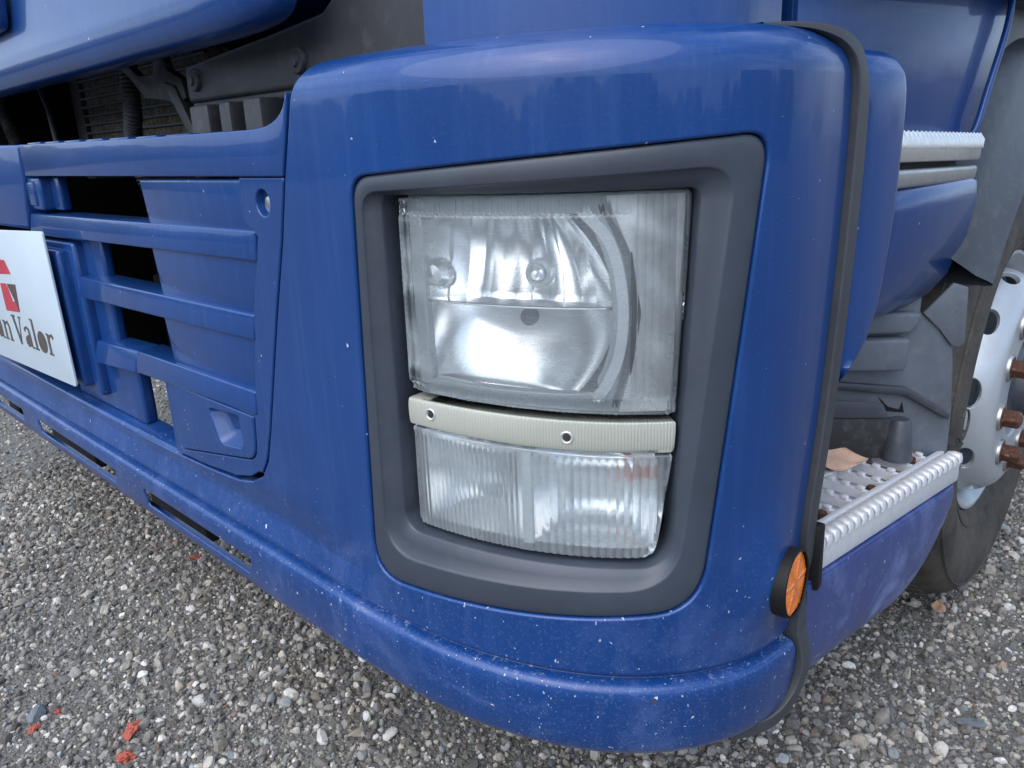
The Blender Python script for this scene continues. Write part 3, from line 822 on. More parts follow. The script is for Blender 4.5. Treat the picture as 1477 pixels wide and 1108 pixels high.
# ---------- lower lamp (fog lamp and turn signal)
FL = part('lower_lamp'); FL['label'] = 'ribbed clear fog and turn signal lamp under the headlight'
low_out = rounded([(-.5865, .6925, .003), (-.2045, .6860, .003), (-.2260, .5480, .026), (-.5880, .5460, .012)], 6)
def low_lens(s, z, d):
    gate = 1 / (1 + np.exp(-(np.abs(s + .403) - .010) / .0006))
    top = 1 / (1 + np.exp((z - .683) / .0008))
    pitch = np.where(s < -.403, .0078, .0112)
    f = np.where(s < -.403, .0030, .0026) * (1 - flute(s, pitch) ** 1.0) * gate * top
    c = np.clip(1 - ((s + .39) / .21) ** 4, 0, 1)
    return at(s, z, -.0295 + .003 * c - f - d)
panel('lens', low_out, [], low_lens, 'lens_fluted', FL, us=np.arange(-.5885, -.2035, .0013), vs=np.r_[.547, .552, .556, np.arange(.56, .68, .012), .6815, .683, .6845, .69], r=.002, depth=.03, ring=.003)
def bowl(name, s0, s1, z0, z1, D, d0, mat):
    V = []; F = []; nu, nv = 40, 30
    for i in range(nu + 1):
        for j in range(nv + 1):
            u = 2 * i / nu - 1; v = 2 * j / nv - 1
            k = max(0, 1 - abs(u) ** 3) * max(0, 1 - abs(v) ** 3)
            V.append(A3(s0 + (s1 - s0) * i / nu, z0 + (z1 - z0) * j / nv, -d0 - D * k ** .6))
    for i in range(nu):
        for j in range(nv): a = i * (nv + 1) + j; F.append((a, a + 1, a + nv + 2, a + nv + 1))
    return mk(name, V, F, mat, FL, 40)
bowl('reflector', -.580, -.412, .555, .690, .07, .048, 'chrome')
bowl('reflector', -.395, -.225, .555, .688, .07, .048, 'chrome')
prism('divider', [(-.412, .553), (-.395, .553), (-.395, .690), (-.412, .690)], lambda s, z, w: A3(s, z, -.040 - w), .03, 'dull', FL, .001, 1)
lathe('amber_bulb', [(.0001, .012), (.005, .010), (.0085, .002), (.0085, -.02)], A3(-.262, .640, -.090), out_axis(-.27), 'amber', FL, 20)
lathe('fog_bulb', [(.0001, .010), (.012, .008), (.022, .0), (.022, -.02)], A3(-.495, .612, -.080), out_axis(-.5), 'dull', FL, 20)

# ---------- black corner trim strip
TRIM_L = [(-.070, 1.1665, -.060), (-.012, 1.1600, -.0245), (.032, 1.1445, -.0060), (.0535, 1.112, .0015), (.0590, 1.04, .002), (.0540, .88, .002), (.0390, .70, .002), (.0165, .56, .002), (.0150, .50, .002), (.010, .47, .0), (.004, .42, .004), (-.001, .392, .006), (-.001, .345, .016), (-.014, .305, .012), (-.050, .280, .002), (-.11, .268, -.02)]
wid = [.003, .008, .015, .022, .026, .027, .026, .025, .022, .022, .024, .026, .026, .025, .022, .016]
def trim():
    C = catmull([(*p, w) for p, w in zip(TRIM_L, wid)], 6); rows = []
    n = len(C)
    for i, (s, z, o, w) in enumerate(C):
        t = C[min(i + 1, n - 1)] - C[max(i - 1, 0)]; q = np.array([-t[1], t[0]]); q = q / (np.linalg.norm(q) + 1e-9)
        if q[0] < 0: q = -q
        row = []
        for f, h in ((0, -.02), (0, .0060), (.05, .0080), (.5, .0084), (.95, .0080), (1, .0060), (1, -.04)):
            row.append(A3(s + q[0] * w * f, z + q[1] * w * f, o + h))
        rows.append(row)
    return loft('corner_trim', rows, 'trim', truck, 22, closed=False)
ct = trim(); ct['label'] = 'black rubber trim strip following the bumper corner edge'

# ---------- round side reflector
SR = part('side_reflector'); SR['label'] = 'round orange side reflector in black housing'
rs, rz = -.020, .470
ax = Vector((.990, .085, .05)).normalized(); rc = Vector((.008, .301, .489))
lathe('housing', [(.0425, .012), (.0435, .0140), (.0452, .0130), (.0462, .009), (.0466, -.002), (.0462, -.007)], rc, ax, 'black', SR, 56)
def refl_disc():
    t = Vector((0, 0, 1)); e1 = ax.cross(t).normalized(); e2 = ax.cross(e1)
    V = []; F = []; n = 72; R = .0432
    idx = {}
    for i in range(n + 1):
        for j in range(n + 1):
            x = (2 * i / n - 1) * R; y = (2 * j / n - 1) * R; rr_ = hypot(x, y)
            if rr_ > R: k = R / rr_; x *= k; y *= k
            # three radial webs and fine prismatic ribs
            ang = atan2(y, x); web = min(abs(x * cos(b) + y * sin(b)) for b in (.5, .5 + pi / 3, .5 + 2 * pi / 3))
            h = .0105 + .0014 * (1 - (rr_ / R) ** 2)
            if web > .003: h -= .0007 + .0009 * abs(sin(pi * y / .0037))
            idx[i, j] = len(V); V.append(rc + e1 * x + e2 * y + ax * h)
    for i in range(n):
        for j in range(n): F.append((idx[i, j], idx[i + 1, j], idx[i + 1, j + 1], idx[i, j + 1]))
    return mk('orange_lens', V, F, 'orange', SR, 30)
refl_disc()

# ---------- side block behind the trim (blue rounded deflector)
def side_x(y): return .055 * (hypot(y - .40, .05) + (y - .40)) - .004
def deflector():
    rows = []
    for z, y1, pull in catmull(((1.149, .505, .05), (1.145, .524, .024), (1.132, .541, .008), (1.10, .553, .0), (1.0, .557, .0), (.92, .553, .0), (.84, .538, .0), (.785, .515, .001), (.745, .478, .004), (.728, .448, .008), (.722, .430, .016)), 4):
        row = [(-.14, .44)]
        row.append((side_x(.41) - .004 - pull, .41)); row.append((side_x(.44) + .006 - pull, .44)); 
        r = .042
        for k in range(0, 9):
            a = pi / 2 * k / 8
            row.append((side_x(y1) + .010 - pull - r + r * cos(a), y1 - r + r * sin(a)))
        row.append((-.10, y1)); row.append((-.16, y1 - .01))
        rows.append([Vector((x, y, z)) for x, y in row])
    rows.insert(0, [Vector((-.12, p.y * .5 + .24, 1.150)) for p in rows[0]])
    return loft('corner_deflector', rows, 'paint_clean', truck, 50, closed=False)
df = deflector(); df['label'] = 'blue rounded deflector panel behind the black trim strip'

# ---------- lower side step and skirt
STEP = part('entry_step'); STEP['label'] = 'cast aluminium entry step with open tread and rusty bolts'
# tread frame in local (a along the edge 0..1, b inwards metres)
E0 = Vector((.010, .392)); E1 = Vector((.074, .850)); ed = (E1 - E0); EL = ed.length; ed = ed / EL; en = Vector((-ed.y, ed.x))   # inward normal (towards -X)
if en.x > 0: en = -en
def TP(a, b, z): p = E0 + ed * a + en * b; return Vector((p.x, p.y, z))
ZT = .512
def tread_bar(a0, a1, b0, b1, z0, z1, r=.002, name='tread_bar', mat='alu'):
    return hexa(name, [TP(a0, b0, z0), TP(a1, b0, z0), TP(a1, b1, z0), TP(a0, b1, z0), TP(a0, b0, z1), TP(a1, b0, z1), TP(a1, b1, z1), TP(a0, b1, z1)], mat, STEP, r, 2)
BW = .205
# nosing with round serrations
tread_bar(.0, EL, .0, .026, ZT - .056, ZT - .006, .006, 'nosing')
nn = 24
tooth_me = None
for k in range(nn):
    a = .010 + (EL - .02) * k / (nn - 1)
    V = []; F = []
    for i in range(7):
        t = pi * i / 6; x = -cos(t) * .0072; h = sin(t) * .0055
        for (b, dz) in ((-.0012, -.013), (-.0016, -.005), (.001, .0), (.010, .0015), (.020, -.001), (.0235, -.0065)):
            V.append(TP(a + x, b - (h * .5 if b < .003 else 0), ZT - .0065 + dz + h * (1 if b > -.001 else .4)))
    for i in range(6):
        for j in range(5): q = i * 6 + j; F.append((q, q + 1, q + 7, q + 6))
    mk('tread_tooth', V, F, 'alu', STEP, 50)
# floor grid: cross bars with openings
tread_bar(.0, EL, .0262, .036, ZT - .030, ZT - .004, .002, 'tread_bar')
tread_bar(.0, EL, BW - .012, BW, ZT - .030, ZT - .004, .002, 'tread_bar')
tread_bar(.0, EL, .112, .128, ZT - .030, ZT - .0045, .002, 'tread_bar')
nb = 9
for k in range(nb + 1):
    a = .004 + (EL - .016) * k / nb
    for b0, b1 in ((.036, .112), (.128, BW - .012)):
        tread_bar(a, a + .0085, b0, b1, ZT - .022, ZT - .005, .002)
        m = 3 if b0 < .1 else 2
        for j in range(m):
            b = b0 + (b1 - b0) * (j + .5) / m
            tread_bar(a - .001, a + .0095, b - .0065, b + .0065, ZT - .007, ZT + .0005, .003, 'tread_lug')
for a, b in ((.10, .052), (.40, .058), (.235, .045), (.325, .118)):
    p = TP(a, b, ZT - .020)
    lathe('bolt', [(.0001, .012), (.0062, .012), (.0082, .0095), (.0088, .0), (.015, -.001), (.0155, -.004)], p, (0, 0, 1), 'rust', STEP, 6 if True else 12, 20)
    tread_bar(a - .018, a + .018, b - .018, b + .018, ZT - .034, ZT - .0205, .003, 'bolt_plate')
# tray under the tread closing the openings from below
tread_bar(.002, EL - .002, .020, BW - .002, ZT - .058, ZT - .026, .002, 'step_tray', 'alu')
# black end cap by the trim
hexa('end_cap', [(-.02, .372, .44), (.020, .378, .44), (.018, .398, .44), (-.02, .392, .44), (-.02, .374, .538), (.018, .380, .538), (.016, .398, .538), (-.02, .394, .538)], 'black', STEP, .003)

def skirt():
    # section profile (offset from the edge line, z), rear end sweeps up
    prof = [(-.075, .453), (-.004, .4545), (.0025, .451), (.0055, .435), (.0065, .38), (.002, .32), (-.012, .280), (-.035, .258), (-.075, .248)]
    prof = [tuple(p) for p in catmull(prof, 4)]
    rows = []
    for a in np.r_[np.linspace(-.028, EL - .09, 18), np.linspace(EL - .08, EL + .012, 12)]:
        row = []
        t = max(0, (a - (EL - .20)) / .212)
        lift = .165 * t ** 2.6; pull = .010 * t ** 2 + (.03 * max(0, (a - EL + .01) / .022) ** 2)
        for o, z in prof:
            k = (.450 - z) / .2
            zz = z + lift * k
            p = E0 + ed * a - en * (o - pull)
            row.append(Vector((p.x, p.y, zz)))
        rows.append(row)
    rows.append([Vector((-.10, p.y + .004, p.z)) for p in rows[-1]])
    return loft('side_skirt', rows, 'paint_skirt', truck, 60, closed=False)
sk = skirt(); sk['label'] = 'faded blue side skirt with chalky scratches under the step'

# ---------- step well, upper step and fender
WELL = part('step_well'); WELL['label'] = 'blue step well panel with upper metal step'
def upx(y): return .018 + .045 * (y - .5)
# back wall of the well
box('back_wall', -.20, -.16, .42, 1.0, .93, 1.40, 'paint_clean', WELL, .004)
# slanted blue wall above the upper step: faces out and slightly up
def sheet(name, q, mat, parent, th=.02, r=.003):
    a, b, c, d = [Vector(p) for p in q]; n = (b - a).cross(d - a).normalized() * th
    return hexa(name, [a - n, b - n, c - n, d - n, a, b, c, d], mat, parent, r)
sheet('upper_panel', [(-.10, .46, 1.045), (.012, .925, 1.030), (.020, 1.015, 1.250), (-.10, .46, 1.30)], 'paint_clean', WELL, .03)
def rim_tube(): 
    return tube('panel_rim', catmull([(-.015, .870, 1.036), (.008, .888, 1.036), (.016, .898, 1.052), (.019, .926, 1.11), (.022, .958, 1.17), (.023, .978, 1.21), (.022, .990, 1.25)], 6), .0055, 'paint_clean', WELL, 10)
rim_tube()
def upper_step():
    y0, y1 = .520, .872
    hexa('upper_step', [(upx(y0) - .12, y0, 1.010), (upx(y0), y0, 1.010), (upx(y1), y1, 1.000), (upx(y1) - .10, y1, 1.000), (upx(y0) - .12, y0, 1.046), (upx(y0), y0, 1.046), (upx(y1), y1, 1.037), (upx(y1) - .10, y1, 1.037)], 'polish', WELL, .004)
    for k in range(22):
        y = y0 + (y1 - y0) * (k + .5) / 22; z = 1.046 - .009 * (y - y0) / (y1 - y0)
        V = []; F = []
        for i in range(6):
            t = pi * i / 5; yy = y - cos(t) * .0085; h = sin(t) * .0045
            for dx, dz in ((.0012 + h * .5, -.018), (.0010 + h * .6, -.005), (-.003, .0005 + h), (-.02, .0005 + h * .8), (-.035, -.002)):
                V.append((upx(y) + dx, yy, z + dz))
        for i in range(5):
            for j in range(4): q = i * 5 + j; F.append((q, q + 1, q + 6, q + 5))
        mk('step_tooth', V, F, 'polish', WELL, 50)
    hexa('lower_rail', [(upx(y0) - .10, y0, .975), (upx(y0) - .004, y0, .975), (upx(y1) - .004, y1, .968), (upx(y1) - .08, y1, .968), (upx(y0) - .10, y0, 1.000), (upx(y0) - .001, y0, 1.000), (upx(y1) - .001, y1, .992), (upx(y1) - .08, y1, .992)], 'steel', WELL, .006, 3)
    box('step_gap', -.13, .0, .45, .872, .985, 1.02, 'black', WELL, .002)
upper_step()
# blue box under the upper step, narrowing downward
def well_box():
    rows = []
    for z, x, y1 in ((.978, .010, .885), (.968, .024, .893), (.94, .027, .895), (.88, .020, .889), (.82, .004, .868), (.790, -.012, .838), (.772, -.034, .800), (.764, -.06, .77)):
        r = .035; row = [(x - .10, .53), (x - .022, .53), (x - .010, .56)]
        for k in range(8):
            a = pi / 2 * k / 7; row.append((x + .012 - r + r * cos(a), y1 - r + r * sin(a)))
        row += [(x - .10, y1)]
        rows.append([Vector((px, py, z)) for px, py in row])
    rows.append([Vector((-.16, min(p.y, .75), .762)) for p in rows[-1]])
    return loft('well_box', rows, 'paint_clean', WELL, 50, closed=False)
well_box()

box('inner_wall', -.20, -.155, .41, .70, .40, .94, 'grey', WELL, .004)
LIN = part('wheel_arch'); LIN['label'] = 'grey plastic wheel arch and inner liner'
WC = Vector((.04, 1.36, .50))
def arch_pt(r, a, x): return Vector((x, WC.y - r * cos(a), WC.z + r * sin(a)))
def arch():
    rows = []
    for k in range(41):
        a = radians(33 + (150 - 33) * k / 40)
        ro = .60 + .10 * max(0, sin((a - radians(18)) * 1.6)) if a < radians(85) else .68
        rows.append([arch_pt(ro + .05, a, -.06), arch_pt(ro, a, .02), arch_pt(ro - .03, a, .034), arch_pt(.575, a, .050), arch_pt(.556, a, .066), arch_pt(.546, a, .072), arch_pt(.538, a, .068), arch_pt(.535, a, .055), arch_pt(.54, a, -.25)])
    return loft('fender', rows, 'fender', LIN, 40, closed=False)
arch()
# transverse liner wall in front of the tyre, with its blocks and flange
LA = Vector((-.14, .66, 0)); LB = Vector((.055, .852, 0)); le = (LB - LA).normalized(); ln = Vector((le.y, -le.x, 0))
def LW(t, z, off=0.0): return LA + le * t + ln * off + Vector((0, 0, z))
def lprism(name, poly, off, depth, mat, r=.004, seg=2): return prism(name, poly, lambda t, z, w: LW(t, z, off - w), depth, mat, LIN, r, seg)
lprism('liner_wall', [(-.06, .36), (.268, .36), (.267, .529), (.266, .568), (.258, .660), (.250, .716), (.222, .731), (.190, .760), (.190, .86), (-.06, .86)], 0, .012, 'grey', .003)
lprism('liner_block', [(-.04, .730), (.165, .729), (.178, .742), (.181, .764), (-.04, .775)], .024, .024, 'grey', .007, 3)
lprism('liner_block', [(-.04, .675), (.158, .668), (.162, .723), (-.04, .727)], .034, .034, 'grey', .006, 3)
lprism('liner_flange', [(-.04, .640), (.048, .635), (.174, .618), (.257, .569), (.258, .582), (.176, .633), (.050, .648), (-.04, .652)], .012, .012, 'fender', .004)
lprism('liner_flap', [(.192, .759), (.237, .808), (.262, .800), (.268, .705), (.257, .698), (.246, .702), (.222, .731)], .006, .006, 'grey', .002)
lprism('liner_ledge', [(-.05, .52), (.150, .512), (.150, .583), (.137, .588), (.063, .591), (-.05, .598)], .034, .034, 'bay', .006)
lprism('torn_plate', [(-.04, .600), (.063, .592), (.137, .589), (.124, .615), (.10, .619), (-.04, .630)], .038, .004, 'fender', .0015)
lprism('tear', [(.134, .614), (.150, .588), (.181, .584), (.176, .603), (.172, .590), (.152, .596)], .0015, .0015, 'black', .0003, 1)
lathe('liner_post', [(.0001, .052), (.014, .052), (.0175, .048), (.0245, -.005), (.026, -.02)], LW(.160, .532, .03), (0, 0, 1), 'fender', LIN, 24)

# ---------- front wheel
WH = part('wheel'); WH['label'] = 'front wheel with silver disc and rusty nuts'
AXW = (1, 0, 0)
tp = [(.288, -.012), (.292, .006), (.305, .014), (.33, .026), (.37, .040), (.41, .046), (.45, .040), (.478, .020), (.490, -.004), (.4965, -.020), (.4995, -.06)]
def tyre():
    prof = [tuple(p) for p in catmull(tp, 3)] + [(.500, -.10), (.500, -.13)] + [(.4995, -.20), (.490, -.235), (.45, -.265), (.40, -.27), (.30, -.25)]
    return lathe('tyre', prof, (0.0, WC.y, WC.z - .006), AXW, 'tyre', WH, 120, 40)
tyre()
# tread blocks on the shoulder
for k in range(72):
    a = 2 * pi * k / 72
    if not (pi * .62 < a < pi * 1.75): continue
    c0, s0 = cos(a), sin(a)
    def tpnt(r, da, x): return Vector((x, WC.y + r * cos(a + da), WC.z - .006 + r * sin(a + da)))
    for x0, x1 in ((-.052, -.014), (-.105, -.062), (-.16, -.115)):
        hexa('tread_block', [tpnt(.492, -.030, x0), tpnt(.492 - (.004 if x1 > -.03 else 0), -.030, x1), tpnt(.492 - (.004 if x1 > -.03 else 0), .030, x1), tpnt(.492, .030, x0), tpnt(.5055, -.032, x0), tpnt(.5055 - (.008 if x1 > -.03 else 0), -.032, x1), tpnt(.5055 - (.008 if x1 > -.03 else 0), .032, x1), tpnt(.5055, .032, x0)], 'tyre', WH, .002, 1)
# raised rings on the sidewall
for r_, h_ in ((.325, .0265), (.455, .0405)):
    lathe('sidewall_ring', [(r_ - .003, h_ - .004), (r_ - .001, h_ + .0005), (r_ + .002, h_ + .0005), (r_ + .004, h_ - .004)], (0.0, WC.y, WC.z - .006), AXW, 'tyre', WH, 120)
# embossed sidewall ring letter
def side_pt(r, a, h): return Vector((h, WC.y + r * cos(a), WC.z - .006 + r * sin(a)))
arcp = [(.40 + .032 * cos(t), radians(176.0) + .075 * sin(t)) for t in np.linspace(.6, 5.6, 14)]
tube('sidewall_mark', [side_pt(r, a, .0465) for r, a in arcp], .0022, 'tyre', WH, 6)
# embossed sidewall bars
for k, a in enumerate(np.radians([180, 184, 188, 192])):
    def sp(r, da, x): return Vector((x, WC.y + r * cos(a + da), WC.z + r * sin(a + da)))
    hexa('sidewall_mark', [sp(.365, -.004, .036), sp(.435, -.004, .042), sp(.435, .004, .042), sp(.365, .004, .036), sp(.365, -.004, .043), sp(.435, -.004, .0475), sp(.435, .004, .0475), sp(.365, .004, .043)], 'tyre', WH, .001, 1)
lathe('rim', [(.262, -.22), (.270, -.10), (.272, -.03), (.284, -.012), (.290, -.002), (.2955, .006), (.2945, .012), (.288, .012), (.282, .004), (.270, -.012), (.262, -.03), (.255, -.10), (.20, -.13)], (0.0, WC.y, WC.z), AXW, 'rim', WH, 96, 40)
def disc():
    # convex disc with ten hand holes cut in its sloping flank, built as a panel in (angle*r, profile length)
    prof = catmull([(.256, -.020), (.254, -.004), (.249, .014), (.238, .034), (.224, .050), (.208, .0585), (.195, .0605), (.150, .060), (.118, .060), (.112, .052), (.110, .0)], 6)
    prof = np.array([tuple(p) for p in prof]); L = np.r_[0, np.cumsum(np.hypot(*np.diff(prof, axis=0).T))]
    RM = .24
    def f(u, v, d):
        r = np.interp(v, L, prof[:, 0]); h = np.interp(v, L, prof[:, 1])
        dr = np.interp(v, L, np.gradient(prof[:, 0], L)); dh = np.interp(v, L, np.gradient(prof[:, 1], L)); l = np.hypot(dr, dh) + 1e-9
        nr, nh = -(-dh / l), -(dr / l)
        r = r - nr * d * 1.0; h = h - nh * d
        a = u / RM
        return np.stack([h + 0 * u, WC.y + r * np.cos(a), WC.z + r * np.sin(a)], -1)
    holes = []
    for k in range(10):
        a0 = (2 * pi * (k + .5) / 10 + .16) * RM
        holes.append([(a0 + .030 * cos(t), .040 + .0185 * sin(t)) for t in np.linspace(0, 2 * pi, 28, endpoint=False)])
    o = panel('wheel_disc', [(0.0, 0), (2 * pi * RM, 0), (2 * pi * RM, L[-1]), (0.0, L[-1])], holes, f, 'rim', WH, us=np.linspace(.01, 2 * pi * RM - .01, 96), vs=np.linspace(.003, L[-1] - .003, 30), r=.0015, depth=.010, ring=.008)
    return o
disc()
for k in range(10):
    a = 2 * pi * (k + .25) / 10
    p = (0.060, WC.y + .1675 * cos(a), WC.z + .1675 * sin(a))
    lathe('wheel_nut', [(.0001, .040), (.0095, .040), (.0165, .037), (.0185, .033), (.0185, .008), (.0250, .007), (.0262, .003), (.026, -.002)], p, AXW, 'rust', WH, 6, 20)
    lathe('nut_washer', [(.018, .0065), (.0275, .006), (.029, .003), (.029, -.002)], p, AXW, 'steel', WH, 20)
lathe('hub', [(.0001, .075), (.055, .073), (.062, .066), (.066, .03), (.085, .02), (.10, .012), (.115, .0)], (.03, WC.y, WC.z), AXW, 'fender', WH, 40)

# ---------- front: grille insert
GR = part('grille'); GR['label'] = 'blue slatted lower grille panel with horizontal bars'
def fY(x, z, w): return Vector((x, w, z))      # w is depth (Y)
# top rail with the rounded rise towards the corner
rail_poly = [(-1.765, 1.026), (-.6125, 1.022), (-.590, 1.088), (-.5815, 1.118)] + [((1 - t) ** 2 * -.583 + 2 * t * (1 - t) * -.592 + t * t * -.685, (1 - t) ** 2 * 1.130 + 2 * t * (1 - t) * 1.0865 + t * t * 1.0865) for t in np.linspace(0, 1, 9)] + [(-.75, 1.0868), (-1.10, 1.0885), (-1.765, 1.0975)]
prism('top_rail', rail_poly, lambda x, z, w: Vector((x, -.001 + w, z)), .055, 'paint', GR, .006, 4)
for k in range(9):
    x = -1.70 + k * .125; z = 1.0975 - .009 * (x + 1.765) / .67
    box('rail_tab', x - .045, x + .045, .012, .040, z - .010, z + .0035, 'paint', GR, .002)
right_edge = lambda z: -.0045 + np.interp(z, [.47, .484, .498, .520, .556, .61, .702, .812, .936, 1.022, 1.09], [-1.02, -.905, -.846, -.804, -.776, -.755, -.723, -.685, -.639, -.613, -.590])
# right margin
mz = np.linspace(.523, 1.021, 24)
marg = [(float(right_edge(z)), float(z)) for z in mz]
ml = lambda z: np.interp(z, [.50, .60, .68, .81, .945, 1.02], [-.835, -.803, -.787, -.757, -.707, -.690])
ml = lambda z: np.interp(z, [.50, .60, .68, .81, .935, .946, 1.02], [-.835, -.803, -.787, -.757, -.712, -.745, -.745])
marg_poly = marg + [(float(ml(z)), float(z)) for z in np.r_[mz[:0:-1], .523]]
bolt_hole = [(-.683 + .019 * cos(t), .985 + .019 * sin(t)) for t in np.linspace(0, 2 * pi, 24, endpoint=False)]
panel('side_margin', marg_poly, [bolt_hole], lambda x, z, d: np.stack([x, .003 + d + 0 * x, z], -1), 'paint', GR, step=.02, r=.003, depth=.04, ring=.008)
def rowpanel(z0, z1, y0, y1, xl=-1.128, name='slat_panel'):
    xa0, xa1 = float(ml(z0)) - .001, float(ml(z1)) - .001
    return hexa(name, [(xl, y0, z0), (xa0, y0, z0), (xa0, y0 + .05, z0), (xl + .004, y0 + .05, z0), (xl + .006, y1, z1), (xa1, y1, z1), (xa1, y1 + .05, z1), (xl + .008, y1 + .05, z1)], 'paint', GR, .006, 3)
rowpanel(.930, 1.019, .014, .005)
rowpanel(.800, .905, .015, .006)
rowpanel(.670, .775, .015, .006)
bar_spec = [(-1.822, .892, .941, -.002), (-1.550, .762, .808, -.004), (-1.288, .628, .674, -.004)]
for xl, z0, z1, y in bar_spec:
    zr0, zr1 = z0 + .005, z1 + .002
    xr = float(ml(z0)) + .012
    hexa('bar', [(xl, y, z0 - .004), (xr + -.006, .0005, zr0), (xr - .006, .06, zr0), (xl, .06, z0), (xl + .004, y + .008, z1 - .004), (xr, .0015, zr1), (xr, .06, zr1), (xl + .004, .06, z1)], 'paint', GR, .0035, 3)
hexa('bar', [(-1.535, -.004, .606), (-1.2915, -.004, .622), (-1.2915, .06, .624), (-1.535, .06, .612), (-1.531, .008, .656), (-1.2915, .006, .668), (-1.2915, .06, .670), (-1.531, .06, .662)], 'paint', GR, .0035, 3)
# small block beside the first opening
box('small_block', -1.79, -1.705, .006, .06, .947, 1.022, 'paint', GR, .006, 3)
box('block_inset', -1.784, -1.735, .002, .03, .957, 1.012, 'paint_clean', GR, .003)
for k in range(9): box('inset_rib', -1.781, -1.738, .0006, .004, .960 + k * .0056, .9625 + k * .0056, 'paint_clean', GR, .0006, 1)
box('block_side', -1.71, -1.645, .030, .05, .947, 1.022, 'paint', GR, .004)
# panel bolt in its dish
lathe('bolt_dish', [(.0001, -.016), (.012, -.0155), (.0165, -.012), (.0195, -.002)], (-.683, .003, .985), (0, -1, 0), 'paint', GR, 24)
lathe('panel_bolt', [(.0001, .0), (.006, .0), (.0085, -.001), (.0092, -.006), (.0125, -.0065), (.013, -.011)], (-.681, .010, .985), (0, -1, 0), 'steel', GR, 16)
# access door in the lower right with a finger pocket
door_poly = rounded([(-1.150, .628, .004), (-.806, .628, .004), (-.818, .545, .045), (-1.147, .486, .025)], 6)
pocket_h = rounded([(-.975, .608, .006), (-.862, .616, .006), (-.858, .556, .02), (-.945, .545, .02)], 5)
panel('access_door', door_poly, [pocket_h], lambda x, z, d: np.stack([x, .0015 + d + .0 * x, z], -1), 'paint', GR, step=.03, r=.004, depth=.045, ring=.01)
pr = [(x, z) for x, z in pocket_h]
cxp, czp = np.mean([p[0] for p in pr]), np.mean([p[1] for p in pr])
loft('door_pocket', [[Vector((x, .0035, z)) for x, z in pr], [Vector((cxp + (x - cxp) * .86 + .004, .018, czp + (z - czp) * .86 + .003)) for x, z in pr], [Vector((cxp + (x - cxp) * .62 + .008, .030, czp + (z - czp) * .62 + .006)) for x, z in pr], [Vector((cxp + .008, .034, czp + .006)) for _ in pr]], 'paint', GR, 60)
# border strip between access door and bumper seam
ring_out = [(-1.163, .4745), (-1.02, .4805), (-.905, .4910), (-.850, .505), (-.812, .526), (-.785, .558), (-.763, .61), (-.755, .632), (-1.163, .632)]
dp = resample(door_poly, .01); dp = dp if area(dp) > 0 else dp[::-1]
panel('door_frame', ring_out, [[tuple(p) for p in offset(dp, -.0022) if True]], lambda x, z, d: np.stack([x, .0035 + d + 0 * x, z], -1), 'paint', GR, step=.02, r=.0025, depth=.04, ring=.008)
# recess floor and the column behind the plate carrier
hexa('recess_floor', [(-2.75, .004, .452), (-1.153, .004, .460), (-1.153, .06, .462), (-2.75, .06, .456), (-2.75, .010, .4635), (-1.153, .010, .472), (-1.153, .06, .482), (-2.75, .06, .474)], 'paint', GR, .003)
box('column', -1.80, -1.46, .030, .055, .600, .893, 'paint', GR, .008, 3)
box('column_foot', -1.80, -1.375, .028, .058, .476, .606, 'paint', GR, .008, 3)
# number plate carrier
box('plate_carrier', -2.40, -1.565, .006, .05, .512, .880, 'paint', GR, .010, 3)
box('carrier_step', -2.36, -1.600, -.018, .02, .535, .862, 'paint', GR, .008, 3)
# centre panel left of the seam
CP = prism('center_panel', [(-2.75, .898), (-1.832, .898), (-1.786, 1.025), (-1.772, 1.0975), (-2.75, 1.118)], lambda x, z, w: Vector((x, -.001 + w, z)), .05, 'paint', truck, .008, 3)

# ---------- showroom plate
PL = empty('sign_plate', (-1.60, -.030, .545)); PL.rotation_euler = (0, radians(-1.9), 0)
tag(PL, 'white plate with a red emblem and dark serif lettering on the grille', 'sign')
def SP(u, v, w): return Vector((u, w, v))     # local: u to the right edge at 0, v up, w depth
pp_ = rounded([(-.78, -.004, .012), (.002, -.004, .012), (.002, .362, .012), (-.78, .362, .012)], 5)
prism('board', pp_, lambda u, v, w: SP(u, v, -.006 + w), .0055, 'sign', PL, .0012, 2)
def flat(name, polys, mat, w=-.0068):
    V = []; Fp = []
    for p in polys:
        if area(p) < 0: p = p[::-1]
        Fp.append(list(range(len(V), len(V) + len(p)))); V += [Vector(q) for q in p]
    rv, re, rf, a_, b_, c_ = delaunay_2d_cdt(V, [], Fp, 1, 1e-6)
    n = len(rv); vs3 = [SP(p.x, p.y, w) for p in rv] + [SP(p.x, p.y, w + .0006) for p in rv]
    F = [tuple(f) for f in rf]; ec = {}
    for f in F:
        for i in range(len(f)):
            e = (f[i], f[(i + 1) % len(f)]); ec[e] = 1
    side = [(a, b, b + n, a + n) for (a, b) in ec if (b, a) not in ec]
    bm = bmesh.new(); bv = [bm.verts.new(v) for v in vs3]
    for f in F + side: bm.faces.new([bv[i] for i in f])
    return from_bm(name, bm, mat, PL, 0)
def stroke(pts, ws):
    out = []; P = [np.array(p, float) for p in pts]
    ws = ws if hasattr(ws, '__len__') else [ws] * len(P); L_, R_ = [], []
    for i, p in enumerate(P):
        t = P[min(i + 1, len(P) - 1)] - P[max(i - 1, 0)]; t = t / np.linalg.norm(t); q = np.array([-t[1], t[0]])
        L_.append(p + q * ws[i] / 2); R_.append(p - q * ws[i] / 2)
    for i in range(len(P) - 1): out.append([tuple(L_[i]), tuple(R_[i]), tuple(R_[i + 1]), tuple(L_[i + 1])])
    return out
def arc(cx, cz, rx, rz, a0, a1, n=10): return [(cx + rx * cos(radians(a0 + (a1 - a0) * k / n)), cz + rz * sin(radians(a0 + (a1 - a0) * k / n))) for k in range(n + 1)]
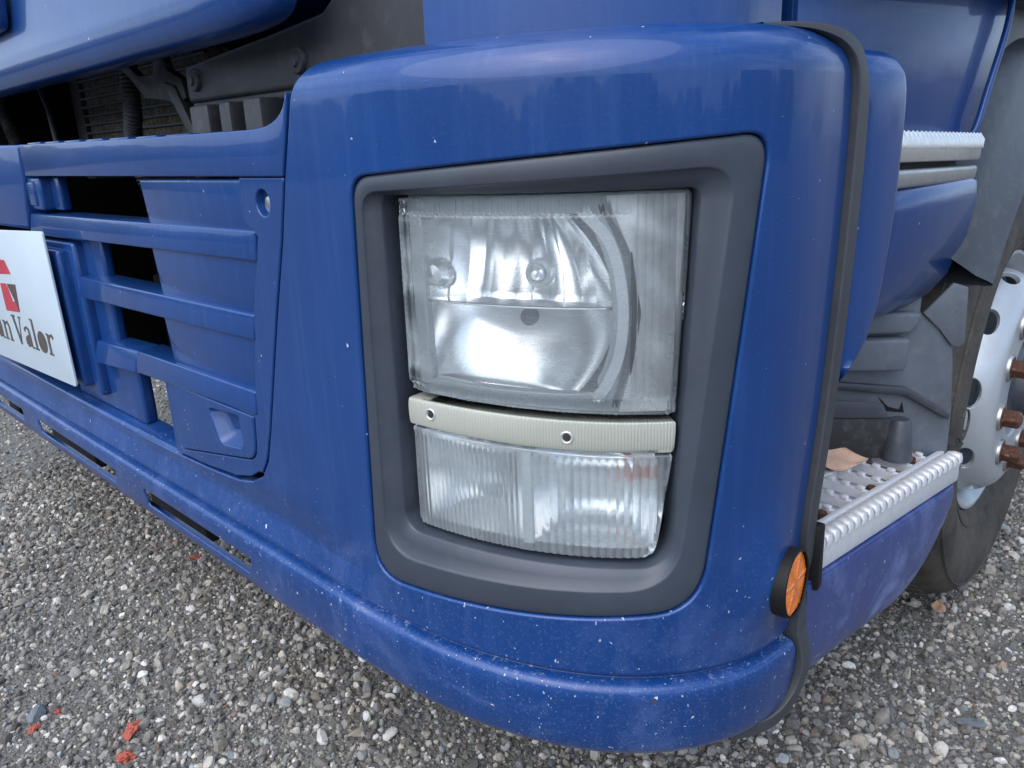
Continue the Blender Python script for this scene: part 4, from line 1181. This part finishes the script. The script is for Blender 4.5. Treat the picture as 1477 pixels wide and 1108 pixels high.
def rect(x0, x1, z0, z1): return [(x0, z0), (x1, z0), (x1, z1), (x0, z1)]
GL = {
 'a': (.46, [rect(.27, .37, .05, .36)] + stroke([(.32, .34), (.30, .44), (.20, .49), (.10, .44), (.07, .38)], [.10, .09, .05, .07, .10]) + stroke([(.32, .30), (.18, .27), (.09, .20), (.09, .10), (.16, .03), (.26, .06), (.32, .12)], [.03, .05, .08, .10, .07, .05, .03]) + stroke([(.32, .08), (.36, .02), (.45, .03)], [.10, .06, .03])),
 'n': (.52, [rect(.06, .16, 0, .48), rect(.01, .21, 0, .04), rect(.01, .12, .45, .49), rect(.34, .44, 0, .36), rect(.30, .49, 0, .04)] + stroke([(.13, .36), (.22, .45), (.32, .46), (.385, .36)], [.03, .05, .09, .10])),
 'V': (.56, stroke([(.10, .70), (.30, .02)], [.12, .11]) + stroke([(.29, .0), (.48, .70)], [.05, .045]) + [rect(.0, .23, .66, .70), rect(.40, .56, .66, .70)]),
 'l': (.26, [rect(.07, .17, 0, .72), rect(.01, .23, 0, .04), rect(.01, .12, .69, .73)]),
 'o': (.46, stroke(arc(.22, .245, .165, .225, 90, 450, 24), [.045 + .065 * abs(sin(2 * pi * k / 24)) for k in range(25)])),
 'r': (.38, [rect(.06, .16, 0, .48), rect(.01, .22, 0, .04), rect(.01, .12, .45, .49)] + stroke([(.13, .34), (.20, .45), (.30, .47), (.345, .41)], [.03, .05, .08, .11])),
}
xpos = -.606; em = .112
for ch in 'an Valor':
    if ch == ' ': xpos += .022; continue
    wdt, polys = GL[ch]
    k = .157; flat('letter', [[(xpos + x * k, .058 + z * em) for x, z in p] for p in polys], 'ink')
    xpos += wdt * k * 1.02
# emblem: two red blocks with a dark facet
flat('emblem_piece', [[(-.455, .245), (-.330, .250), (-.362, .285), (-.455, .285)]], 'red')
flat('emblem_piece', [[(-.455, .145), (-.330, .150), (-.326, .178), (-.372, .176), (-.388, .212), (-.400, .222), (-.455, .220)]], 'red')
flat('emblem_piece', [[(-.388, .222), (-.312, .224), (-.329, .152), (-.348, .176)]], 'brown', -.0072)

# ---------- front lid of the cab above the grille
LID = part('front_lid'); LID['label'] = 'blue front lid panel hanging over the grille opening'
def lid():
    prof = [(a + .012, b + .010) for a, b in catmull([(.10, 1.222), (.04, 1.208), (.008, 1.206), (-.012, 1.212), (-.022, 1.228), (-.026, 1.256), (-.022, 1.30), (-.016, 1.40), (-.006, 1.60), (.0, 1.85)], 5)]
    rows = []
    for x, tk in [(-2.75, 0), (-2.2, 0), (-1.7, 0), (-1.3, 0), (-1.0, 0), (-.86, 0), (-.78, .0008), (-.73, .003), (-.695, .007), (-.668, .013), (-.648, .021), (-.635, .031), (-.627, .043), (-.624, .058), (-.624, .075)]:
        rows.append([Vector((x, min(p[0] + tk, max(.062, tk)), p[1] + (tk * .8 if p[1] < 1.26 else 0))) for p in prof])
    return loft('lid_skin', rows, 'paint_clean', LID, 60, closed=False)
lid()
prism('badge_panel', rounded([(-2.4, 1.315, .02), (-1.60, 1.325, .03), (-1.575, 1.42, .02), (-2.4, 1.45, .02)], 5), lambda x, z, w: Vector((x, -.034 + w, z)), .02, 'paint_clean', LID, .004, 3)

# ---------- cab corner above the bumper
CAB = part('cab'); CAB['label'] = 'blue cab corner and side above the bumper'
def cab_skin(name, s0, s1, off, z0, z1, mat, n=30):
    rows = [[A3(s, z, off - .012 * (z - 1.1)) for s in np.linspace(s0, s1, n)] for z in (z0, (z0 + z1) / 2, z1)]
    rows = [[A3(s, z0, off - .03) for s in np.linspace(s0, s1, n)]] + rows
    return loft(name, rows, mat, CAB, 40, closed=False)
cab_skin('corner_panel', X2s(-.392), -.044, -.085, 1.12, 1.85, 'paint_clean')
cab_skin('pillar_panel', -.041, .045, -.088, 1.12, 1.85, 'paint_clean', 8)
box('cab_body', -2.35, -.03, .30, 2.2, 1.36, 2.9, 'paint_clean', CAB, .05, 4)
box('side_lower', -.14, -.012, .99, 2.3, 1.02, 1.40, 'fender', CAB, .01)
hexa('door_sill', [(-.18, .47, 1.262), (.030, .47, 1.255), (.070, 1.03, 1.262), (-.18, 1.03, 1.262), (-.18, .47, 1.40), (.030, .47, 1.40), (.070, 1.03, 1.40), (-.18, 1.03, 1.40)], 'paint_clean', CAB, .010, 3)  # sill overhang pushed outward to shade the step well below
hexa('door_sill', [(-.16, 1.032, 1.248), (.072, 1.032, 1.248), (.085, 2.2, 1.30), (-.16, 2.2, 1.30), (-.16, 1.032, 1.40), (.072, 1.032, 1.40), (.085, 2.2, 1.40), (-.16, 2.2, 1.40)], 'fender', CAB, .010, 3)

# ---------- things in the engine bay behind the opening
BAY = part('engine_bay'); BAY['label'] = 'dark radiator bay behind the grille with condenser, hose and brackets'
box('bay_back', -2.74, -.30, .62, .66, .28, 1.42, 'black', BAY, .003)
box('bay_roof', -2.74, -.30, .10, .66, 1.40, 1.44, 'black', BAY, .003)
box('bay_side', -.36, -.30, .36, .62, .50, 1.40, 'black', BAY, .003)
box('bay_side', -2.74, -2.68, .056, .62, .24, 1.40, 'black', BAY, .003)
box('condenser', -2.28, -1.46, .345, .40, 1.03, 1.36, 'fins', BAY, .002)
for k in range(12): box('condenser_tube', -2.285, -1.455, .332, .350, 1.060 + k * .0245, 1.0665 + k * .0245, 'grey', BAY, .001, 1)
box('condenser_tank', -2.36, -2.28, .33, .42, 1.0, 1.36, 'bay', BAY, .01)
def hose(path, r, name='corrugated_hose'):
    P = catmull(path, 60); L_ = np.r_[0, np.cumsum([np.linalg.norm(P[i + 1] - P[i]) for i in range(len(P) - 1)])]
    return tube(name, [tuple(p) for p in P], [r * (1 + .07 * sin(2 * pi * l / .0085)) for l in L_], 'bay', BAY, 14, 60)
hose([(-1.56, .20, 1.30), (-1.545, .19, 1.22), (-1.555, .19, 1.16), (-1.60, .20, 1.10), (-1.62, .22, 1.00), (-1.58, .24, .93)], .020)
hose([(-2.60, .20, 1.32), (-2.58, .20, 1.22), (-2.54, .21, 1.10), (-2.50, .22, 1.0)], .022)
tube('pipe', [(-2.30, .22, 1.33), (-2.22, .22, 1.20), (-2.20, .22, 1.05)], .009, 'bay', BAY, 8)
# bracket arms
prism('bracket', [(-1.53, 1.262), (-1.49, 1.275), (-1.40, 1.222), (-1.325, 1.218), (-1.30, 1.262), (-1.27, 1.262), (-1.262, 1.225), (-1.20, 1.20), (-1.19, 1.165), (-1.225, 1.155), (-1.30, 1.168), (-1.38, 1.175), (-1.45, 1.225)], lambda x, z, w: Vector((x, .15 + w, z)), .018, 'bay', BAY, .003)
prism('bracket', [(-1.275, 1.20), (-1.225, 1.19), (-1.165, 1.10), (-1.165, .98), (-1.185, .98), (-1.19, 1.09)], lambda x, z, w: Vector((x, .145 + w, z)), .022, 'bay', BAY, .003)
prism('bracket', [(-1.235, 1.16), (-1.185, 1.11), (-1.185, .98), (-1.255, .98)], lambda x, z, w: Vector((x, .172 + w, z)), .01, 'bay', BAY, .002)
# grey plastic cross panel with bolts and posts
prism('cross_panel', [(-1.118, 1.150), (-1.118, 1.213), (-.98, 1.222), (-.82, 1.232), (-.66, 1.245), (-.56, 1.30), (-.50, 1.42), (-.397, 1.42), (-.397, 1.10), (-.55, 1.12), (-.62, 1.148)], lambda x, z, w: Vector((x, .12 + w, z)), .03, 'shaded_grey', BAY, .008, 3)
prism('cross_lip', [(-1.118, 1.136), (-1.118, 1.150), (-.60, 1.150), (-.60, 1.136)], lambda x, z, w: Vector((x, .128 + w, z)), .03, 'shaded_grey', BAY, .004)
for x in (-1.075, -.728):
    lathe('panel_stud', [(.0001, .010), (.008, .010), (.010, .006), (.017, .005), (.0195, .002), (.020, -.004)], (x, .118, 1.186), (0, -1, 0), 'shaded_grey', BAY, 24)
for x0, x1 in ((-1.055, -.985), (-.945, -.907), (-.862, -.806)):
    box('post', x0, x1, .088, .150, .90, 1.140, 'shaded_grey', BAY, .006, 2)
box('bay_shelf', -1.06, -.55, .19, .24, .95, 1.15, 'bay', BAY, .004)
box('bay_beam', -1.9, -.60, .36, .44, .83, .90, 'bay', BAY, .01)
box('bay_beam', -1.9, -.60, .30, .38, .70, .74, 'bay', BAY, .01)
tube('pipe', [(-1.62, .26, .84), (-1.45, .25, .78), (-1.32, .25, .78), (-1.12, .27, .74)], .020, 'bay', BAY, 10)
tube('pipe', [(-1.55, .22, .93), (-1.46, .21, .90), (-1.40, .22, .86), (-1.28, .24, .85)], .013, 'bay', BAY, 10)
box('under_beam', -2.74, -.62, .060, .10, .345, .44, 'black', BAY, .004)
for x0, x1 in ((-1.52, -1.22), (-2.27, -1.90), (-2.74, -2.62)): box('slot_shadow_block', x0, x1, .055, .085, .215, .345, 'black', BAY, .004)  # black blocks standing for the dark shadow inside the lip slots
CH = box('chassis_shade_block', -2.3, -.55, .66, 1.00, .50, 1.36, 'black', truck, .01)  # unseen dark block added to shade the ground under the truck

# ================================================================== SMALL THINGS ON THE GROUND
def leaf_mat(name, col):
    t = MT(name); n = t.noise(60, 6)
    c = t.mix(t.ramp(n, .3, .7), rgb(*[x * .75 for x in col]), rgb(*col))
    return t.done(t.bsdf(color=c, rough=.7))
MAT['leaf'] = leaf_mat('dry_leaf', (.52, .33, .22)); MAT['leaf2'] = leaf_mat('pale_leaf', (.62, .40, .29))
def leaf(name, loc, size, rot, mat, label, curl=.25, tilt=(0, 0)):
    V = []; F = []; n, m = 12, 6
    for i in range(n + 1):
        u = i / n; w = sin(pi * u ** .85) ** .8 * .42 + .004
        for j in range(m + 1):
            v = 2 * j / m - 1; ww = w * (1 + .10 * sin(9 * u + 3 * v))
            V.append(((u - .5) * size, v * ww * size * .6, size * (curl * (u - .5) ** 2 + .22 * curl * v * v + .03 * sin(7 * u + 4 * v))))
    for i in range(n):
        for j in range(m): a = i * (m + 1) + j; F.append((a, a + m + 1, a + m + 2, a + 1))
    o = mk(name, V, F, mat, None, 180); md = o.modifiers.new('thick', 'SOLIDIFY'); md.thickness = .0008
    o.location = loc; o.rotation_euler = (tilt[0], tilt[1], rot)
    return tag(o, label, 'leaf', 'dry leaves')
leaf('dry_leaf', (.008, 1.150, .018), .055, 1.9, 'leaf', 'dry tan leaf lying on gravel in front of the tyre')
leaf('dry_leaf', (.055, 1.95, .02), .075, .7, 'leaf', 'dry tan leaf on gravel beyond the wheel nuts')
leaf('dry_leaf', tuple(LW(.050, .525, .050)), .10, .74, 'leaf2', 'broad pale dry leaf leaning at the back of the entry step', .10, (.50, .10))

def red_mat():
    t = MT('red_chip'); n = t.noise(40, 6)
    return t.done(t.bsdf(color=t.mix(t.ramp(n, .3, .7), rgb(.34, .06, .04), rgb(.62, .17, .115)), rough=.85, normal=t.bump(n, .5, .2)))
MAT['redchip'] = red_mat()
def chip(x, y, size, seed, mat, label, name, cat, group, flatn=.6):
    me = stone_mesh(name, seed, 3 if name == 'brick_chip' else 2, 14, .38 if name == 'brick_chip' else 0); me.materials.append(MAT[mat] if isinstance(mat, str) else mat)
    o = link(bpy.data.objects.new(name, me)); o.location = (x, y, float(gh(x, y)) + size * .30)
    o.scale = (size, size * .8, size * flatn); o.rotation_euler = (.2, .1, seed * 1.3)
    return tag(o, label, cat, group)
chip(-1.039, -.222, .022, 31, 'redchip', 'largest jagged red brick chip on gravel near the bottom edge', 'brick_chip', 'chip', 'red brick chips', .5)
chip(-.972, -.258, .019, 32, 'redchip', 'red brick chip at the very bottom edge of the gravel', 'brick_chip', 'chip', 'red brick chips', .5)
chip(-1.197, -.352, .014, 33, 'redchip', 'red brick chip furthest left on the gravel', 'brick_chip', 'chip', 'red brick chips', .55)
chip(-1.22, -.30, .009, 34, 'redchip', 'tiny red brick chip above the leftmost one', 'brick_chip', 'chip', 'red brick chips', .55)
chip(-1.60, .168, .016, 35, 'redchip', 'red brick chip just below the slotted bumper lip', 'brick_chip', 'chip', 'red brick chips', .45)
def pale_mat(name, col):
    t = MT(name); n = t.noise(1.8, 6, .7)
    return t.done(t.bsdf(color=t.mix(t.ramp(n, .3, .7), rgb(*[x * .7 for x in col]), rgb(*col)), rough=.8, normal=t.bump(t.noise(8, 4), .3, .15)))
MAT['pale'] = pale_mat('pale_pebble', (.56, .55, .52)); MAT['slate'] = pale_mat('slate_pebble', (.17, .195, .22)); MAT['tan'] = pale_mat('tan_pebble', (.34, .29, .23))

def pebble(x, y, size, seed, mat, label, fl=.7): return chip(x, y, size, seed, mat, label, 'pebble', 'pebble', 'larger pebbles', fl)
pebble(-1.019, -.094, .021, 51, 'pale', 'bright white pebble up and right of the red brick chips')
pebble(-.651, .106, .017, 52, 'pale', 'pale wedge-shaped pebble at the bottom edge under the bumper')
pebble(-.741, .012, .019, 53, 'pale', 'cream pebble left of the pale wedge-shaped one')
pebble(-.699, .064, .017, 54, 'tan', 'tan rounded pebble between two pale ones at the bottom edge')
pebble(-1.241, -.330, .026, 55, 'slate', 'blue-grey stone in the lower left corner beside a red chip', .5)
pebble(.156, .822, .024, 56, 'slate', 'flat blue-grey stone on the gravel below the side skirt', .4)

def treeline():
    R = np.random.default_rng(5); t = MT('far_trees'); n = t.noise(1.5, 6)
    m = t.done(t.bsdf(color=t.mix(t.ramp(n, .35, .7), rgb(.035, .04, .025), rgb(.10, .09, .065)), rough=.9))
    bm = bmesh.new()
    for k in range(420):
        a = radians(R.uniform(165, 395)); d = R.uniform(34, 46); h = R.uniform(2.6, 3.8) * (1 + .22 * sin(a * 5) + .12 * sin(a * 13))
        mt = Matrix.Translation((cos(a) * d, sin(a) * d, h * R.uniform(.25, .75))) @ Matrix.Diagonal((R.uniform(1.2, 2.6), R.uniform(1.2, 2.6), h * .5, 1))
        r = bmesh.ops.create_icosphere(bm, subdivisions=2, radius=1.0, matrix=mt)
        for v in r['verts']: v.co += Vector(R.normal(0, .12, 3))
    o = from_bm('treeline', bm, m, None, 0)
    tag(o, 'dark far wood along the edge of the yard', 'treeline', kind='stuff')
treeline()
